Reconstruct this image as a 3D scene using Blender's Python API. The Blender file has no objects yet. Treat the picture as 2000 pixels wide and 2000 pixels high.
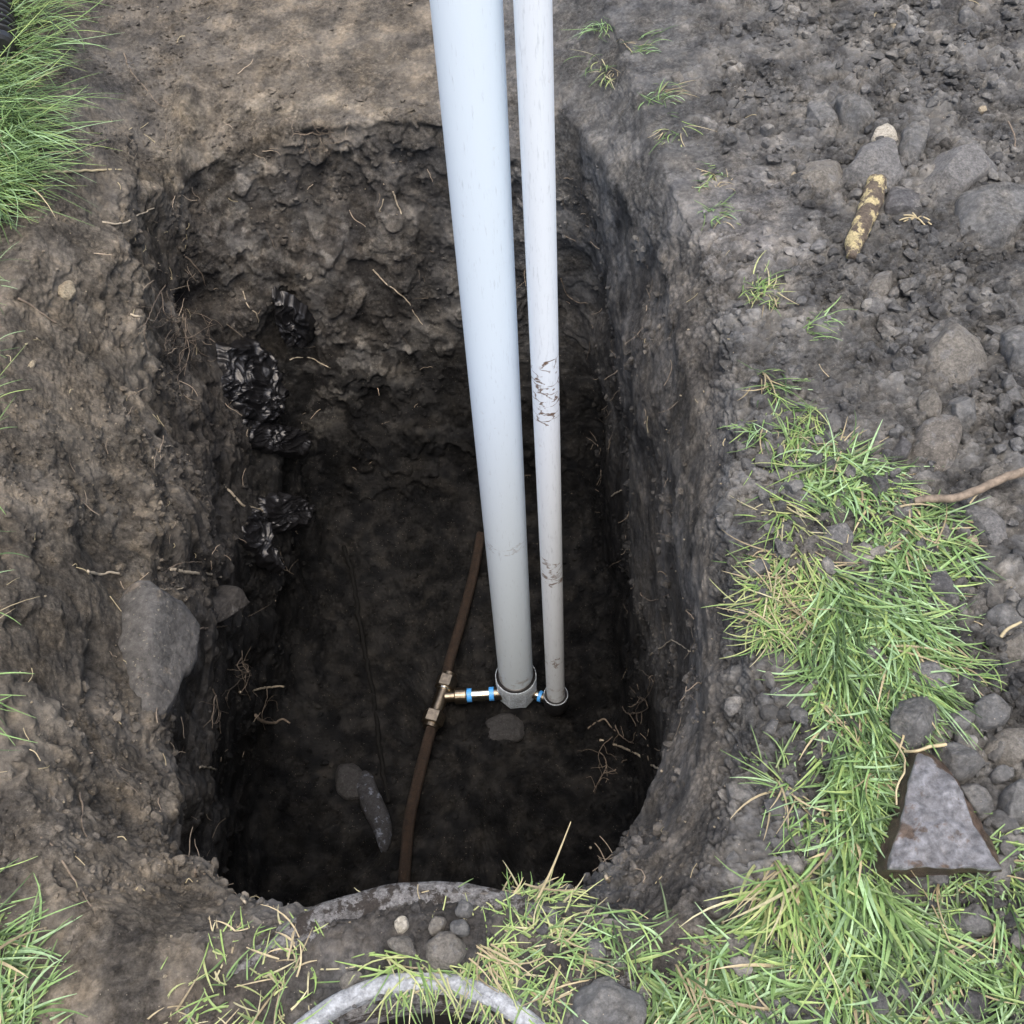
import bpy, math, random
import numpy as np
from mathutils import Vector, Matrix
from mathutils.bvhtree import BVHTree
random.seed(7); RS = np.random.RandomState(11)
sc = bpy.context.scene; C = sc.collection
# ------------------------------------------------------------------ camera
CAM = np.array([0, 0, 1.5]); PITCH_D = np.array([.043, .594, .803]); PITCH_D /= np.linalg.norm(PITCH_D)
_z = np.array([0, 0, 1.]); _f = _z - (_z @ PITCH_D) * PITCH_D; _f /= np.linalg.norm(_f)
M = np.array([np.cross(_f, -PITCH_D), _f, -PITCH_D])            # camera (x right, y down, z forward) -> world
cd = bpy.data.cameras.new('camera'); cam = bpy.data.objects.new('camera', cd); C.objects.link(cam)
cd.sensor_width = 36; cd.lens = 36; cd.clip_start = .02; cd.clip_end = 200
R3 = M @ np.diag([1, -1, -1]); mw = Matrix([[*map(float, R3[i]), float(CAM[i])] for i in range(3)] + [[0, 0, 0, 1]])
cam.matrix_world = mw; sc.camera = cam
# ------------------------------------------------------------------ light
SUN_EL, SUN_AZ = math.radians(74), math.radians(172)             # azimuth measured clockwise from +Y
w = bpy.data.worlds.new('World'); sc.world = w; w.use_nodes = True
sky = w.node_tree.nodes.new('ShaderNodeTexSky'); sky.sky_type = 'NISHITA'; sky.sun_disc = False
sky.sun_elevation = SUN_EL; sky.sun_rotation = SUN_AZ; sky.dust_density = 6.0; sky.air_density = 1.0; sky.ozone_density = 1.0
bg = w.node_tree.nodes['Background']; w.node_tree.links.new(sky.outputs[0], bg.inputs[0]); bg.inputs[1].default_value = .13
sd = bpy.data.lights.new('sun', 'SUN'); sd.energy = 1.0; sd.angle = math.radians(60); sd.color = (1, .93, .83)
so = bpy.data.objects.new('sun', sd); C.objects.link(so)
sv = Vector((math.sin(SUN_AZ) * math.cos(SUN_EL), math.cos(SUN_AZ) * math.cos(SUN_EL), math.sin(SUN_EL)))
so.rotation_euler = sv.to_track_quat('Z', 'Y').to_euler(); so.location = (0, 0, 6)
sc.view_settings.view_transform = 'Standard'; sc.view_settings.look = 'None'; sc.view_settings.gamma = 1
sc.view_settings.exposure = 1.3
sc.cycles.max_bounces = 8; sc.cycles.diffuse_bounces = 4

# ------------------------------------------------------------------ helpers
def at(u, v, z=0.):
    r = M @ np.array([(u - 1000) / 2000, (v - 1000) / 2000, 1.]); return CAM + r * ((z - 1.5) / r[2])
def project(P):
    q = (P - CAM) @ M; return 1000 + 2000 * q[:, 0] / q[:, 2], 1000 + 2000 * q[:, 1] / q[:, 2], q[:, 2]
_perm = RS.permutation(256); _perm = np.concatenate([_perm, _perm, _perm])
_g = RS.normal(size=(256, 3)); _g /= np.linalg.norm(_g, axis=1)[:, None]
def perlin(P):
    I = np.floor(P).astype(np.int64); F = P - I; I &= 255
    U = F * F * F * (F * (F * 6 - 15) + 10); r = 0
    for a in (0, 1):
        wa = U[:, 0] if a else 1 - U[:, 0]
        for b in (0, 1):
            wb = U[:, 1] if b else 1 - U[:, 1]
            for c in (0, 1):
                wc = U[:, 2] if c else 1 - U[:, 2]
                h = _perm[_perm[_perm[I[:, 0] + a] + I[:, 1] + b] + I[:, 2] + c]
                G = _g[h]; r = r + wa * wb * wc * (G[:, 0] * (F[:, 0] - a) + G[:, 1] * (F[:, 1] - b) + G[:, 2] * (F[:, 2] - c))
    return r * 1.6
def fbm(P, o=3, off=0.):
    P = P + off; r = 0; a = 1.
    for k in range(o):
        r = r + a * perlin(P); P = P * 2.03 + 17.3; a *= .5
    return r / 1.6
def voronoi(P, seed=0):                                          # F1, F2 and a random value for each cell
    I = np.floor(P).astype(np.int64); n = len(P); f1 = np.full(n, 9.); f2 = np.full(n, 9.); cid = np.zeros(n)
    rj = np.random.RandomState(seed).rand(256, 4)
    for a in (-1, 0, 1):
        for b in (-1, 0, 1):
            for c in (-1, 0, 1):
                J = I + (a, b, c); h = _perm[_perm[_perm[J[:, 0] & 255] + (J[:, 1] & 255)] + (J[:, 2] & 255)]
                d = np.linalg.norm(J + rj[h, :3] - P, axis=1)
                m = d < f1; f2 = np.where(m, f1, np.minimum(f2, d)); cid = np.where(m, rj[h, 3], cid); f1 = np.where(m, d, f1)
    return f1, f2, cid
def sstep(a, b, x):
    t = np.clip((x - a) / (b - a), 0, 1); return t * t * (3 - 2 * t)
def mk(name, V, F, mat, parent=None, loc=None, smooth=True, col=None, label=None, cat=None, group=None, kind=None):
    V = np.asarray(V, float)
    if loc is None:
        loc = np.zeros(3) if parent is not None or len(V) > 60000 else np.array([V[:, 0].mean(), V[:, 1].mean(), V[:, 2].min()])
    loc = np.asarray(loc, float)
    me = bpy.data.meshes.new(name); W = V - loc
    if isinstance(F, np.ndarray):
        k = F.shape[1]; me.vertices.add(len(W)); me.vertices.foreach_set('co', W.astype(np.float32).ravel())
        me.loops.add(F.size); me.loops.foreach_set('vertex_index', F.astype(np.int32).ravel())
        me.polygons.add(len(F)); me.polygons.foreach_set('loop_start', np.arange(0, F.size, k, dtype=np.int32))
        me.polygons.foreach_set('loop_total', np.full(len(F), k, dtype=np.int32)); me.update(calc_edges=True)
    else:
        me.from_pydata([tuple(p) for p in W], [], [tuple(map(int, f)) for f in F]); me.update()
    me.polygons.foreach_set('use_smooth', [smooth] * len(me.polygons))
    if col is not None:
        a = me.color_attributes.new('tint', 'FLOAT_COLOR', 'POINT')
        a.data.foreach_set('color', np.c_[col, np.ones(len(col))].astype(np.float32).ravel())
    me.materials.append(mat); o = bpy.data.objects.new(name, me); C.objects.link(o)
    o.location = loc
    if parent is not None: o.parent = parent
    tag(o, label, cat, group, kind); return o
def tag(o, label=None, cat=None, group=None, kind=None):
    if label: o['label'] = label
    if cat: o['category'] = cat
    if group: o['group'] = group
    if kind: o['kind'] = kind
def empty(name, loc, label, cat, group=None):
    o = bpy.data.objects.new(name, None); C.objects.link(o); o.location = loc; o.empty_display_size = .05; tag(o, label, cat, group); return o
def grid_faces(nj, ni, wrap=True):
    j, i = np.meshgrid(np.arange(nj - 1), np.arange(ni if wrap else ni - 1), indexing='ij'); i2 = (i + 1) % ni
    return np.stack([j * ni + i, j * ni + i2, (j + 1) * ni + i2, (j + 1) * ni + i], -1).reshape(-1, 4)
def catmull(P, n, closed=False):
    P = np.asarray(P, float); m = len(P)
    t = np.linspace(0, m if closed else m - 1, n, endpoint=not closed); i = np.floor(t).astype(int)
    if not closed: i = np.minimum(i, m - 2)
    f = (t - i)[:, None]
    g = (lambda k: P[k % m]) if closed else (lambda k: P[np.clip(k, 0, m - 1)])
    a, b, c, d = g(i - 1), g(i), g(i + 1), g(i + 2)
    return .5 * (2 * b + (c - a) * f + (2 * a - 5 * b + 4 * c - d) * f * f + (3 * b - a - 3 * c + d) * f ** 3)

# ------------------------------------------------------------------ materials
def new_mat(name):
    m = bpy.data.materials.new(name); m.use_nodes = True; nt = m.node_tree; b = nt.nodes['Principled BSDF']
    return m, nt, b
def N(nt, t, **k):
    n = nt.nodes.new(t)
    for a, v in k.items():
        if a.startswith('i_'): n.inputs[a[2:].replace('_', ' ')].default_value = v
        else: setattr(n, a, v)
    return n
def noise_tex(nt, co, scale, detail=6, rough=.6):
    n = N(nt, 'ShaderNodeTexNoise'); n.inputs['Scale'].default_value = scale; n.inputs['Detail'].default_value = detail
    n.inputs['Roughness'].default_value = rough; nt.links.new(co, n.inputs['Vector']); return n.outputs['Fac']
def ramp(nt, src, stops):
    r = N(nt, 'ShaderNodeValToRGB'); e = r.color_ramp.elements
    while len(e) < len(stops): e.new(.5)
    for k, (p, c) in enumerate(stops):
        e[k].position = p; e[k].color = (*c, 1) if len(c) == 3 else c
    nt.links.new(src, r.inputs[0]); return r.outputs[0]
def mix(nt, a, b, fac, mode='MIX'):
    m = N(nt, 'ShaderNodeMix', data_type='RGBA', blend_type=mode)
    for v, s in ((fac, m.inputs[0]), (a, m.inputs[6]), (b, m.inputs[7])):
        if hasattr(v, 'links'): nt.links.new(v, s)
        elif isinstance(v, (int, float)): s.default_value = v
        else: s.default_value = (*v, 1)
    return m.outputs[2]
def bump(nt, b, h, strength, dist):
    n = N(nt, 'ShaderNodeBump'); n.inputs['Strength'].default_value = strength; n.inputs['Distance'].default_value = dist
    nt.links.new(h, n.inputs['Height']); nt.links.new(n.outputs[0], b.inputs['Normal']); return n
def g3(v): return (v, v, v)
def soil_mat(name, attr=True, base=(.07, .065, .06)):
    m, nt, b = new_mat(name); co = N(nt, 'ShaderNodeTexCoord').outputs['Object']
    if attr:
        a = N(nt, 'ShaderNodeVertexColor'); a.layer_name = 'tint'; c = a.outputs[0]
    else: c = base
    n1 = noise_tex(nt, co, 85, 8, .78); n2 = noise_tex(nt, co, 13, 6, .68)
    mk_ = ramp(nt, noise_tex(nt, co, 7.5, 5, .62), [(.40, g3(.5)), (.58, g3(1.))])
    c = mix(nt, c, ramp(nt, n1, [(.30, g3(.22)), (.5, g3(.95)), (.70, g3(2.0))]), mk_, 'MULTIPLY')
    c = mix(nt, c, ramp(nt, n2, [(.32, (.55, .57, .62)), (.5, (.95, .95, .95)), (.68, (1.5, 1.42, 1.3))]), .9, 'MULTIPLY')
    vo = N(nt, 'ShaderNodeTexVoronoi'); vo.inputs['Scale'].default_value = 210; nt.links.new(co, vo.inputs['Vector'])
    sp = N(nt, 'ShaderNodeMath', operation='LESS_THAN'); nt.links.new(vo.outputs['Distance'], sp.inputs[0]); sp.inputs[1].default_value = .16
    rare = N(nt, 'ShaderNodeSeparateColor'); nt.links.new(vo.outputs['Color'], rare.inputs[0])
    gt = N(nt, 'ShaderNodeMath', operation='GREATER_THAN'); nt.links.new(rare.outputs[0], gt.inputs[0]); gt.inputs[1].default_value = .93
    mu = N(nt, 'ShaderNodeMath', operation='MULTIPLY'); nt.links.new(sp.outputs[0], mu.inputs[0]); nt.links.new(gt.outputs[0], mu.inputs[1])
    c = mix(nt, c, (.33, .29, .23), mu.outputs[0])
    nt.links.new(c, b.inputs['Base Color'])
    nt.links.new(ramp(nt, n2, [(.3, g3(.62)), (.7, g3(.9))]), b.inputs['Roughness']); b.inputs['Specular IOR Level'].default_value = .12
    n3 = noise_tex(nt, co, 75, 9, .8); bn = bump(nt, b, n3, 1., .02); nt.links.new(mk_, bn.inputs['Strength'])
    return m
def stone_mat(name, c1, c2, spots=None, scale=30, rough=.7, patch=None, patch_at=.62):
    m, nt, b = new_mat(name); co = N(nt, 'ShaderNodeTexCoord').outputs['Object']
    scale = scale * 1.8; n = noise_tex(nt, co, scale, 9, .75); c = ramp(nt, n, [(.32, c1), (.68, c2)])
    if patch:
        p = noise_tex(nt, co, scale * .55, 8, .7); c = mix(nt, c, patch, ramp(nt, p, [(patch_at, g3(0)), (patch_at + .05, g3(1))]))
    vx = N(nt, 'ShaderNodeTexVoronoi', feature='DISTANCE_TO_EDGE'); vx.inputs['Scale'].default_value = scale * .7; wv_ = N(nt, 'ShaderNodeTexNoise'); wv_.inputs['Scale'].default_value = scale; nt.links.new(co, wv_.inputs['Vector']); av_ = N(nt, 'ShaderNodeVectorMath', operation='MULTIPLY_ADD'); nt.links.new(wv_.outputs['Color'], av_.inputs[0]); av_.inputs[1].default_value = (.9 / scale,) * 3; nt.links.new(co, av_.inputs[2]); nt.links.new(av_.outputs[0], vx.inputs['Vector'])
    ck = ramp(nt, noise_tex(nt, co, scale * .6, 3, .6), [(.5, g3(0)), (.6, g3(.55))]); ln_ = ramp(nt, vx.outputs['Distance'], [(.0, g3(.35)), (.05, g3(1))]); c = mix(nt, c, ln_, ck, 'MULTIPLY')
    if spots:
        p = noise_tex(nt, co, scale * 7, 3, .6); c = mix(nt, c, spots, ramp(nt, p, [(.64, g3(0)), (.7, g3(1))]))
    f = noise_tex(nt, co, scale * 3.2, 6, .7); c = mix(nt, c, ramp(nt, f, [(.3, g3(.4)), (.7, g3(1.6))]), .85, 'MULTIPLY')
    nt.links.new(c, b.inputs['Base Color']); b.inputs['Roughness'].default_value = rough; b.inputs['Specular IOR Level'].default_value = .35
    bump(nt, b, noise_tex(nt, co, scale * 1.6, 10, .8), 1., .010)
    return m
def plain(name, c, rough=.6, metal=0., var=.3, scale=60, bumpd=.001, spec=.5):
    m, nt, b = new_mat(name); co = N(nt, 'ShaderNodeTexCoord').outputs['Object']
    n = noise_tex(nt, co, scale, 6, .65); lo = tuple(x * (1 - var) for x in c); hi = tuple(min(x * (1 + var), 1) for x in c)
    nt.links.new(ramp(nt, n, [(.3, lo), (.7, hi)]), b.inputs['Base Color']); b.inputs['Roughness'].default_value = rough
    b.inputs['Metallic'].default_value = metal; b.inputs['Specular IOR Level'].default_value = spec
    bump(nt, b, n, .6, bumpd); return m
SOIL = soil_mat('soil')
M_CLOD = soil_mat('clod_earth', False, (.145, .147, .145))
M_CLODB = soil_mat('clod_brown', False, (.10, .082, .066))
M_GREY = stone_mat('grey_stone', (.09, .091, .091), (.21, .211, .21), spots=(.22, .21, .2), patch=(.17, .168, .162), patch_at=.53)
M_DARK = stone_mat('dark_stone', (.05, .05, .052), (.13, .131, .135), patch=(.17, .168, .162), patch_at=.53)
M_BROWN = stone_mat('brown_stone', (.10, .095, .085), (.23, .217, .19), spots=(.27, .25, .2), patch=(.17, .168, .162), patch_at=.53)
M_SPECK = stone_mat('speckled_stone', (.085, .079, .070), (.20, .185, .162), spots=(.4, .37, .31), scale=22, patch=(.17, .168, .162), patch_at=.53)
M_WHITE = stone_mat('white_stone', (.30, .28, .22), (.60, .57, .5), scale=40, patch=(.12, .1, .075), patch_at=.6)
M_TAN = stone_mat('tan_stone', (.24, .20, .14), (.42, .37, .27), scale=40)
M_WEDGE = stone_mat('wedge_stone', (.10, .10, .105), (.30, .31, .335), patch=(.13, .10, .08), patch_at=.52, scale=16, rough=.30)
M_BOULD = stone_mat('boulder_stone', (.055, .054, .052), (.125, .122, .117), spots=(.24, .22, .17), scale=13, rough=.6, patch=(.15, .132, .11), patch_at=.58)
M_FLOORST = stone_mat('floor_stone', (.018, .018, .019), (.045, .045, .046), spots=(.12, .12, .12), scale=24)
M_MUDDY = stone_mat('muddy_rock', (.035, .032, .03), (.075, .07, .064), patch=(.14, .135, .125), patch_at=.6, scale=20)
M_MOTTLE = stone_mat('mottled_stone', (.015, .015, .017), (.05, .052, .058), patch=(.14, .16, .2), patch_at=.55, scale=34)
M_CONC = stone_mat('concrete', (.30, .32, .34), (.50, .53, .56), scale=22, patch=(.16, .15, .14), patch_at=.66)
M_CONCD = stone_mat('dirty_concrete', (.05, .045, .04), (.33, .33, .33), scale=42, patch=(.045, .038, .032), patch_at=.50)
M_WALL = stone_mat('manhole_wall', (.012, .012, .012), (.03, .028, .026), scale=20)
M_BLACK = plain('black_rubber', (.016, .016, .017), .35, 0, .3, 40)
M_BRASS = plain('weathered_brass', (.20, .17, .13), .36, 1., .35, 70, .0015)
M_SHINY = plain('bright_brass', (.78, .72, .58), .22, 1., .12, 50, .0005)
M_COPPER = stone_mat('tarnished_copper', (.008, .006, .005), (.045, .028, .018), scale=40, rough=.55, patch=(.15, .12, .09), patch_at=.66)
M_TAPE = plain('blue_tape', (.07, .33, .78), .4, 0, .2, 200)
M_ROOT = plain('root_bark', (.15, .12, .09), .7, 0, .5, 90, .002)
M_ROOTL = plain('pale_root', (.36, .31, .23), .6, 0, .5, 60, .001)
M_ROOTD = plain('dark_root', (.006, .006, .006), .9, 0, .5, 90, .002, .1)
M_STRAW = plain('straw', (.36, .31, .19), .6, 0, .35, 40, .001)
def tinted(name, rough=.45, trans=.25):
    m, nt, b = new_mat(name); a = N(nt, 'ShaderNodeVertexColor'); a.layer_name = 'tint'
    co = N(nt, 'ShaderNodeTexCoord').outputs['Object']; n = noise_tex(nt, co, 160, 3, .6)
    c = mix(nt, a.outputs[0], ramp(nt, n, [(.3, g3(.75)), (.7, g3(1.3))]), .8, 'MULTIPLY')
    nt.links.new(c, b.inputs['Base Color']); b.inputs['Roughness'].default_value = rough; b.inputs['Specular IOR Level'].default_value = .5
    if trans:
        t = N(nt, 'ShaderNodeBsdfTranslucent'); nt.links.new(c, t.inputs[0]); ms = N(nt, 'ShaderNodeMixShader'); ms.inputs[0].default_value = trans
        nt.links.new(b.outputs[0], ms.inputs[1]); nt.links.new(t.outputs[0], ms.inputs[2]); nt.links.new(ms.outputs[0], nt.nodes['Material Output'].inputs[0])
    return m
GRASS = tinted('grass_blade')
def pvc_mat(name, marks, grime, base=(.70, .80, .88)):
    m, nt, b = new_mat(name); tc = N(nt, 'ShaderNodeTexCoord'); co = tc.outputs['Object']
    mp = N(nt, 'ShaderNodeMapping'); mp.inputs['Scale'].default_value = (1, 1, .12); nt.links.new(co, mp.inputs[0])
    s = noise_tex(nt, mp.outputs[0], 190, 5, .7); c = mix(nt, base, (.30, .33, .36), ramp(nt, s, [(.60 - grime, g3(0)), (.80 - grime, g3(.5))]))
    d = noise_tex(nt, co, 26, 6, .7); c = mix(nt, c, (.34, .31, .28), ramp(nt, d, [(.66, g3(0)), (.80, g3(.55))]))
    sep = N(nt, 'ShaderNodeSeparateXYZ'); nt.links.new(co, sep.inputs[0])
    wv = N(nt, 'ShaderNodeTexVoronoi', feature='DISTANCE_TO_EDGE'); wv.inputs['Scale'].default_value = 22
    mp2 = N(nt, 'ShaderNodeMapping'); mp2.inputs['Scale'].default_value = (1, 1, 1.9); nt.links.new(co, mp2.inputs[0])
    wn = N(nt, 'ShaderNodeTexNoise'); wn.inputs['Scale'].default_value = 40; nt.links.new(mp2.outputs[0], wn.inputs['Vector'])
    ad = N(nt, 'ShaderNodeVectorMath', operation='MULTIPLY_ADD'); nt.links.new(wn.outputs['Color'], ad.inputs[0]); ad.inputs[1].default_value = (.045,) * 3; nt.links.new(mp2.outputs[0], ad.inputs[2])
    nt.links.new(ad.outputs[0], wv.inputs['Vector'])
    line = ramp(nt, wv.outputs['Distance'], [(.03, g3(1)), (.085, g3(0))])
    gap = ramp(nt, noise_tex(nt, co, 30, 4, .6), [(.44, g3(0)), (.52, g3(1))])
    for z0, hw, st in marks:                                     # bands of scraped-on mud at these heights
        a = N(nt, 'ShaderNodeMath', operation='SUBTRACT'); nt.links.new(sep.outputs[2], a.inputs[0]); a.inputs[1].default_value = z0
        ab = N(nt, 'ShaderNodeMath', operation='ABSOLUTE'); nt.links.new(a.outputs[0], ab.inputs[0])
        lt = N(nt, 'ShaderNodeMath', operation='LESS_THAN'); nt.links.new(ab.outputs[0], lt.inputs[0]); lt.inputs[1].default_value = hw
        m1 = N(nt, 'ShaderNodeMath', operation='MULTIPLY'); nt.links.new(lt.outputs[0], m1.inputs[0]); nt.links.new(line, m1.inputs[1])
        m2 = N(nt, 'ShaderNodeMath', operation='MULTIPLY'); nt.links.new(m1.outputs[0], m2.inputs[0]); nt.links.new(gap, m2.inputs[1])
        m3 = N(nt, 'ShaderNodeMath', operation='MULTIPLY'); nt.links.new(m2.outputs[0], m3.inputs[0]); m3.inputs[1].default_value = st
        c = mix(nt, c, (.16, .11, .08), m3.outputs[0])
    zr = N(nt, 'ShaderNodeMapRange'); nt.links.new(sep.outputs[2], zr.inputs[0]); zr.inputs[1].default_value = .45; zr.inputs[2].default_value = .05; zr.inputs[3].default_value = -.22; zr.inputs[4].default_value = .10
    sm_ = N(nt, 'ShaderNodeMath', operation='ADD'); nt.links.new(noise_tex(nt, co, 18, 7, .7), sm_.inputs[0]); nt.links.new(zr.outputs[0], sm_.inputs[1])
    c = mix(nt, c, (.22, .17, .13), ramp(nt, sm_.outputs[0], [(.52, g3(0)), (.68, g3(.8))]))
    nt.links.new(c, b.inputs['Base Color']); b.inputs['Roughness'].default_value = .36
    bump(nt, b, s, .15, .0008); return m
M_PVC = pvc_mat('white_pvc', [(1.70 - .75, .02, .3)], .015)
M_PVC2 = pvc_mat('scuffed_pvc', [(1.70 - .13, .10, 1.), (1.70 - .83, .065, .85), (1.70 - 1.33, .03, .8)], .045, (.74, .80, .85))
M_HUB = stone_mat('grey_pvc', (.46, .53, .60), (.62, .70, .78), scale=30, rough=.45, patch=(.24, .21, .19), patch_at=.66)

# ------------------------------------------------------------------ the ground with the pit, one sheet
ZF = -1.70
def P_(u, v, z): return at(u, v, z)
O2 = [(-16, 20, 0), (-6, 22, 0), (2, 22, 0), (12, 21, 0), (20, 14, 0), (22, 5, 0), (22, -3, 0), (16, -12, 0), (8, -18, 0), (3, -20, 0), (-1, -20, 0), (-5, -20, 0), (-10, -18, 0), (-18, -10, 0), (-21, -2, 0), (-22, 5, 0), (-20, 13, 0)]
O1 = [(-1.7, 4.0, 0), (-.7, 4.1, 0), (.3, 4.1, 0), (1.2, 3.8, 0), (1.95, 3.1, .02), (1.95, 2.0, .02), (1.9, 1.2, .02), (1.6, .5, .02), (1.2, -.3, 0), (.5, -.6, 0), (-.1, -.7, 0), (-.5, -.7, 0), (-1.1, -.5, 0), (-1.8, .4, 0), (-1.9, 1.1, 0), (-2, 1.9, 0), (-2.1, 2.9, 0)]
G = [P_(130, -130, -.03), P_(520, -240, -.03), P_(900, -220, -.03), P_(1140, -60, -.02), P_(1300, 330, 0), P_(1430, 640, 0), P_(1430, 1050, 0), P_(1470, 1440, 0), P_(1330, 1760, 0), P_(1150, 1790, 0), P_(850, 1800, 0), P_(560, 1810, 0), P_(270, 1830, 0), P_(40, 1600, 0), P_(-10, 1100, 0), P_(0, 650, 0), P_(95, 330, 0)]
S = [P_(300, 190, -.14), P_(560, 120, -.13), P_(890, 120, -.13), P_(1130, 230, -.13), P_(1265, 480, -.11), P_(1350, 760, -.10), P_(1365, 1080, -.09), P_(1375, 1430, -.08), P_(1250, 1725, -.12), P_(1120, 1765, -.03), P_(848, 1745, -.006), P_(600, 1778, -.01), P_(360, 1790, -.05), P_(180, 1560, -.15), P_(140, 1110, -.14), P_(150, 700, -.14), P_(215, 400, -.13)]
R = [P_(372, 345, -.27), P_(600, 245, -.18), P_(900, 255, -.18), P_(1110, 400, -.36), (.315, 2.30, -.42), (.335, 1.82, -.40), (.345, 1.36, -.36), (.325, .93, -.32), P_(1190, 1690, -.3), P_(1075, 1748, -.07), (-.185, .462, -.03), P_(650, 1758, -.05), P_(440, 1752, -.1), P_(330, 1610, -.27), P_(300, 1150, -.34), P_(292, 800, -.34), P_(290, 500, -.3)]
W1 = [P_(430, 560, -.62), P_(640, 480, -.55), P_(900, 500, -.6), P_(1110, 590, -.75), (.315, 2.27, -.95), (.335, 1.83, -.95), (.34, 1.38, -.95), (.33, .95, -.9), (.22, .53, -.7), (.04, .45, -.5), (-.185, .455, -.5), (-.4, .42, -.5), (-.6, .5, -.5), (-.76, .72, -.6), P_(420, 1150, -.68), P_(400, 840, -.68), P_(400, 660, -.64)]
W2 = [P_(585, 800, -1.12), P_(720, 770, -1.12), P_(900, 790, -1.15), P_(1120, 800, -1.15), (.31, 2.25, -1.3), (.325, 1.83, -1.3), (.335, 1.38, -1.3), (.33, .95, -1.3), (.25, .50, -1.2), (.05, .44, -1.1), (-.185, .45, -1.1), (-.42, .4, -1.1), (-.68, .5, -1.1), (-.84, .8, -1.1), P_(480, 1200, -1.15), P_(540, 980, -1.15), P_(560, 880, -1.15)]
B = [P_(650, 1050, ZF), P_(760, 1035, ZF), P_(920, 1035, ZF), P_(1110, 1040, ZF), (.30, 2.2, ZF), (.315, 1.83, ZF), (.325, 1.38, ZF), (.32, .95, ZF), (.26, .50, ZF), (.05, .44, ZF), (-.185, .45, ZF), (-.42, .4, ZF), (-.70, .5, ZF), (-.90, .8, ZF), (-.88, 1.3, ZF), (-.80, 1.85, ZF), P_(620, 1110, ZF)]
ctr = np.array([-.22, 1.35, ZF]); F_ = [ctr + (np.array(p) - ctr) * (.6, .62, 1) for p in B]; Cn = [ctr + (np.array(p) - ctr) * (.0004, .0004, 1) for p in B]
NI = 1750
levels = [catmull(np.array([np.array(p, float) for p in L]), NI, True) for L in (O2, O1, G, S, R, W1, W2, B, F_, Cn)]
counts = [14, 190, 75, 75, 95, 95, 85, 45, 45]
rows = []
for a, (L0, L1, n) in enumerate(zip(levels[:-1], levels[1:], counts)):
    for k in range(n):
        t = k / n
        if a == 0: t = 1 - (1 - t) ** 3
        rows.append(L0 * (1 - t) + L1 * t)
rows.append(levels[-1]); Gd = np.array(rows); NJ = len(Gd)
for _ in range(2):                                                # soften the creases between the levels
    cs = np.cumsum(np.concatenate([np.repeat(Gd[:1], 4, 0), Gd, np.repeat(Gd[-1:], 4, 0)]), 0); sm = (cs[8:] - cs[:-8]) / 8
    Gd[20:-4] = sm[20:NJ - 4]
jb = sum(counts[:7]); a0, a1 = jb - 45, jb + 30
for _ in range(2):                                                # earth piled where the walls meet the floor
    ker = 31; pad = np.concatenate([np.repeat(Gd[:1], ker, 0), Gd, np.repeat(Gd[-1:], ker, 0)]); cs = np.cumsum(pad, 0); sm = (cs[2 * ker:] - cs[:-2 * ker]) / (2 * ker); wgt = np.clip(1 - np.abs(np.arange(NJ) - jb) / 55., 0, 1)[:, None, None] ** .5; Gd = Gd * (1 - wgt) + sm[:NJ] * wgt
# strip where the sheet would cover the manhole opening is cut out later
P0 = Gd.reshape(-1, 3)
def normals(g):
    di = np.roll(g, -1, 1) - np.roll(g, 1, 1); dj = np.gradient(g, axis=0); n = np.cross(di, dj); l = np.linalg.norm(n, axis=2, keepdims=True); n /= np.maximum(l, 1e-9)
    return n
Nn = normals(Gd)
if Nn[60, :, 2].mean() < 0: Nn = -Nn
Nf = Nn.reshape(-1, 3).copy(); u0, v0, d0 = project(P0)
jj = np.repeat(np.arange(NJ), NI)
inview = (u0 > -150) & (u0 < 2150) & (v0 > -150) & (v0 < 2200) & (d0 > .2)
def blob(u, v, cu, cv, ru, rv, rot=0.):
    c, s = math.cos(math.radians(rot)), math.sin(math.radians(rot)); x, y = u - cu, v - cv
    return np.exp(-(((x * c + y * s) / ru) ** 2 + ((-x * s + y * c) / rv) ** 2))
wall = sstep(.15, .8, 1 - np.abs(Nf[:, 2])); steep = wall
z = P0[:, 2]
n_low = fbm(P0 * 2.3, 3); n_mid = fbm(P0 * 8, 4, 5.1); n_hi = fbm(P0 * 30, 3, 9.7); n_fine = perlin(P0 * 110)
mright = sstep(1300, 1430, u0) * sstep(-.10, -.02, z); nearc = (1 - sstep(.03, .10, np.abs(np.hypot(P0[:, 0] + .185, P0[:, 1] - .04) - .38))) * sstep(-.2, -.05, z) * (v0 > 1650)
left = sstep(520, 300, u0) * sstep(-1.0, -.7, z)
floor = sstep(ZF + .15, ZF, z)
rough_patch = sstep(-.05, .2, fbm(P0 * 4.5, 3, 61.))
D = n_low * (.034 * wall * (1 - mright) + .012) + n_mid * (.010 + .003 * wall) * (.3 + .9 * rough_patch) + n_hi * (.0022 + .0045 * rough_patch) + n_fine * (.0012 + .0022 * rough_patch) + .09 * floor * n_low + .05 * floor * n_mid + .016 * floor * n_hi
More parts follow.
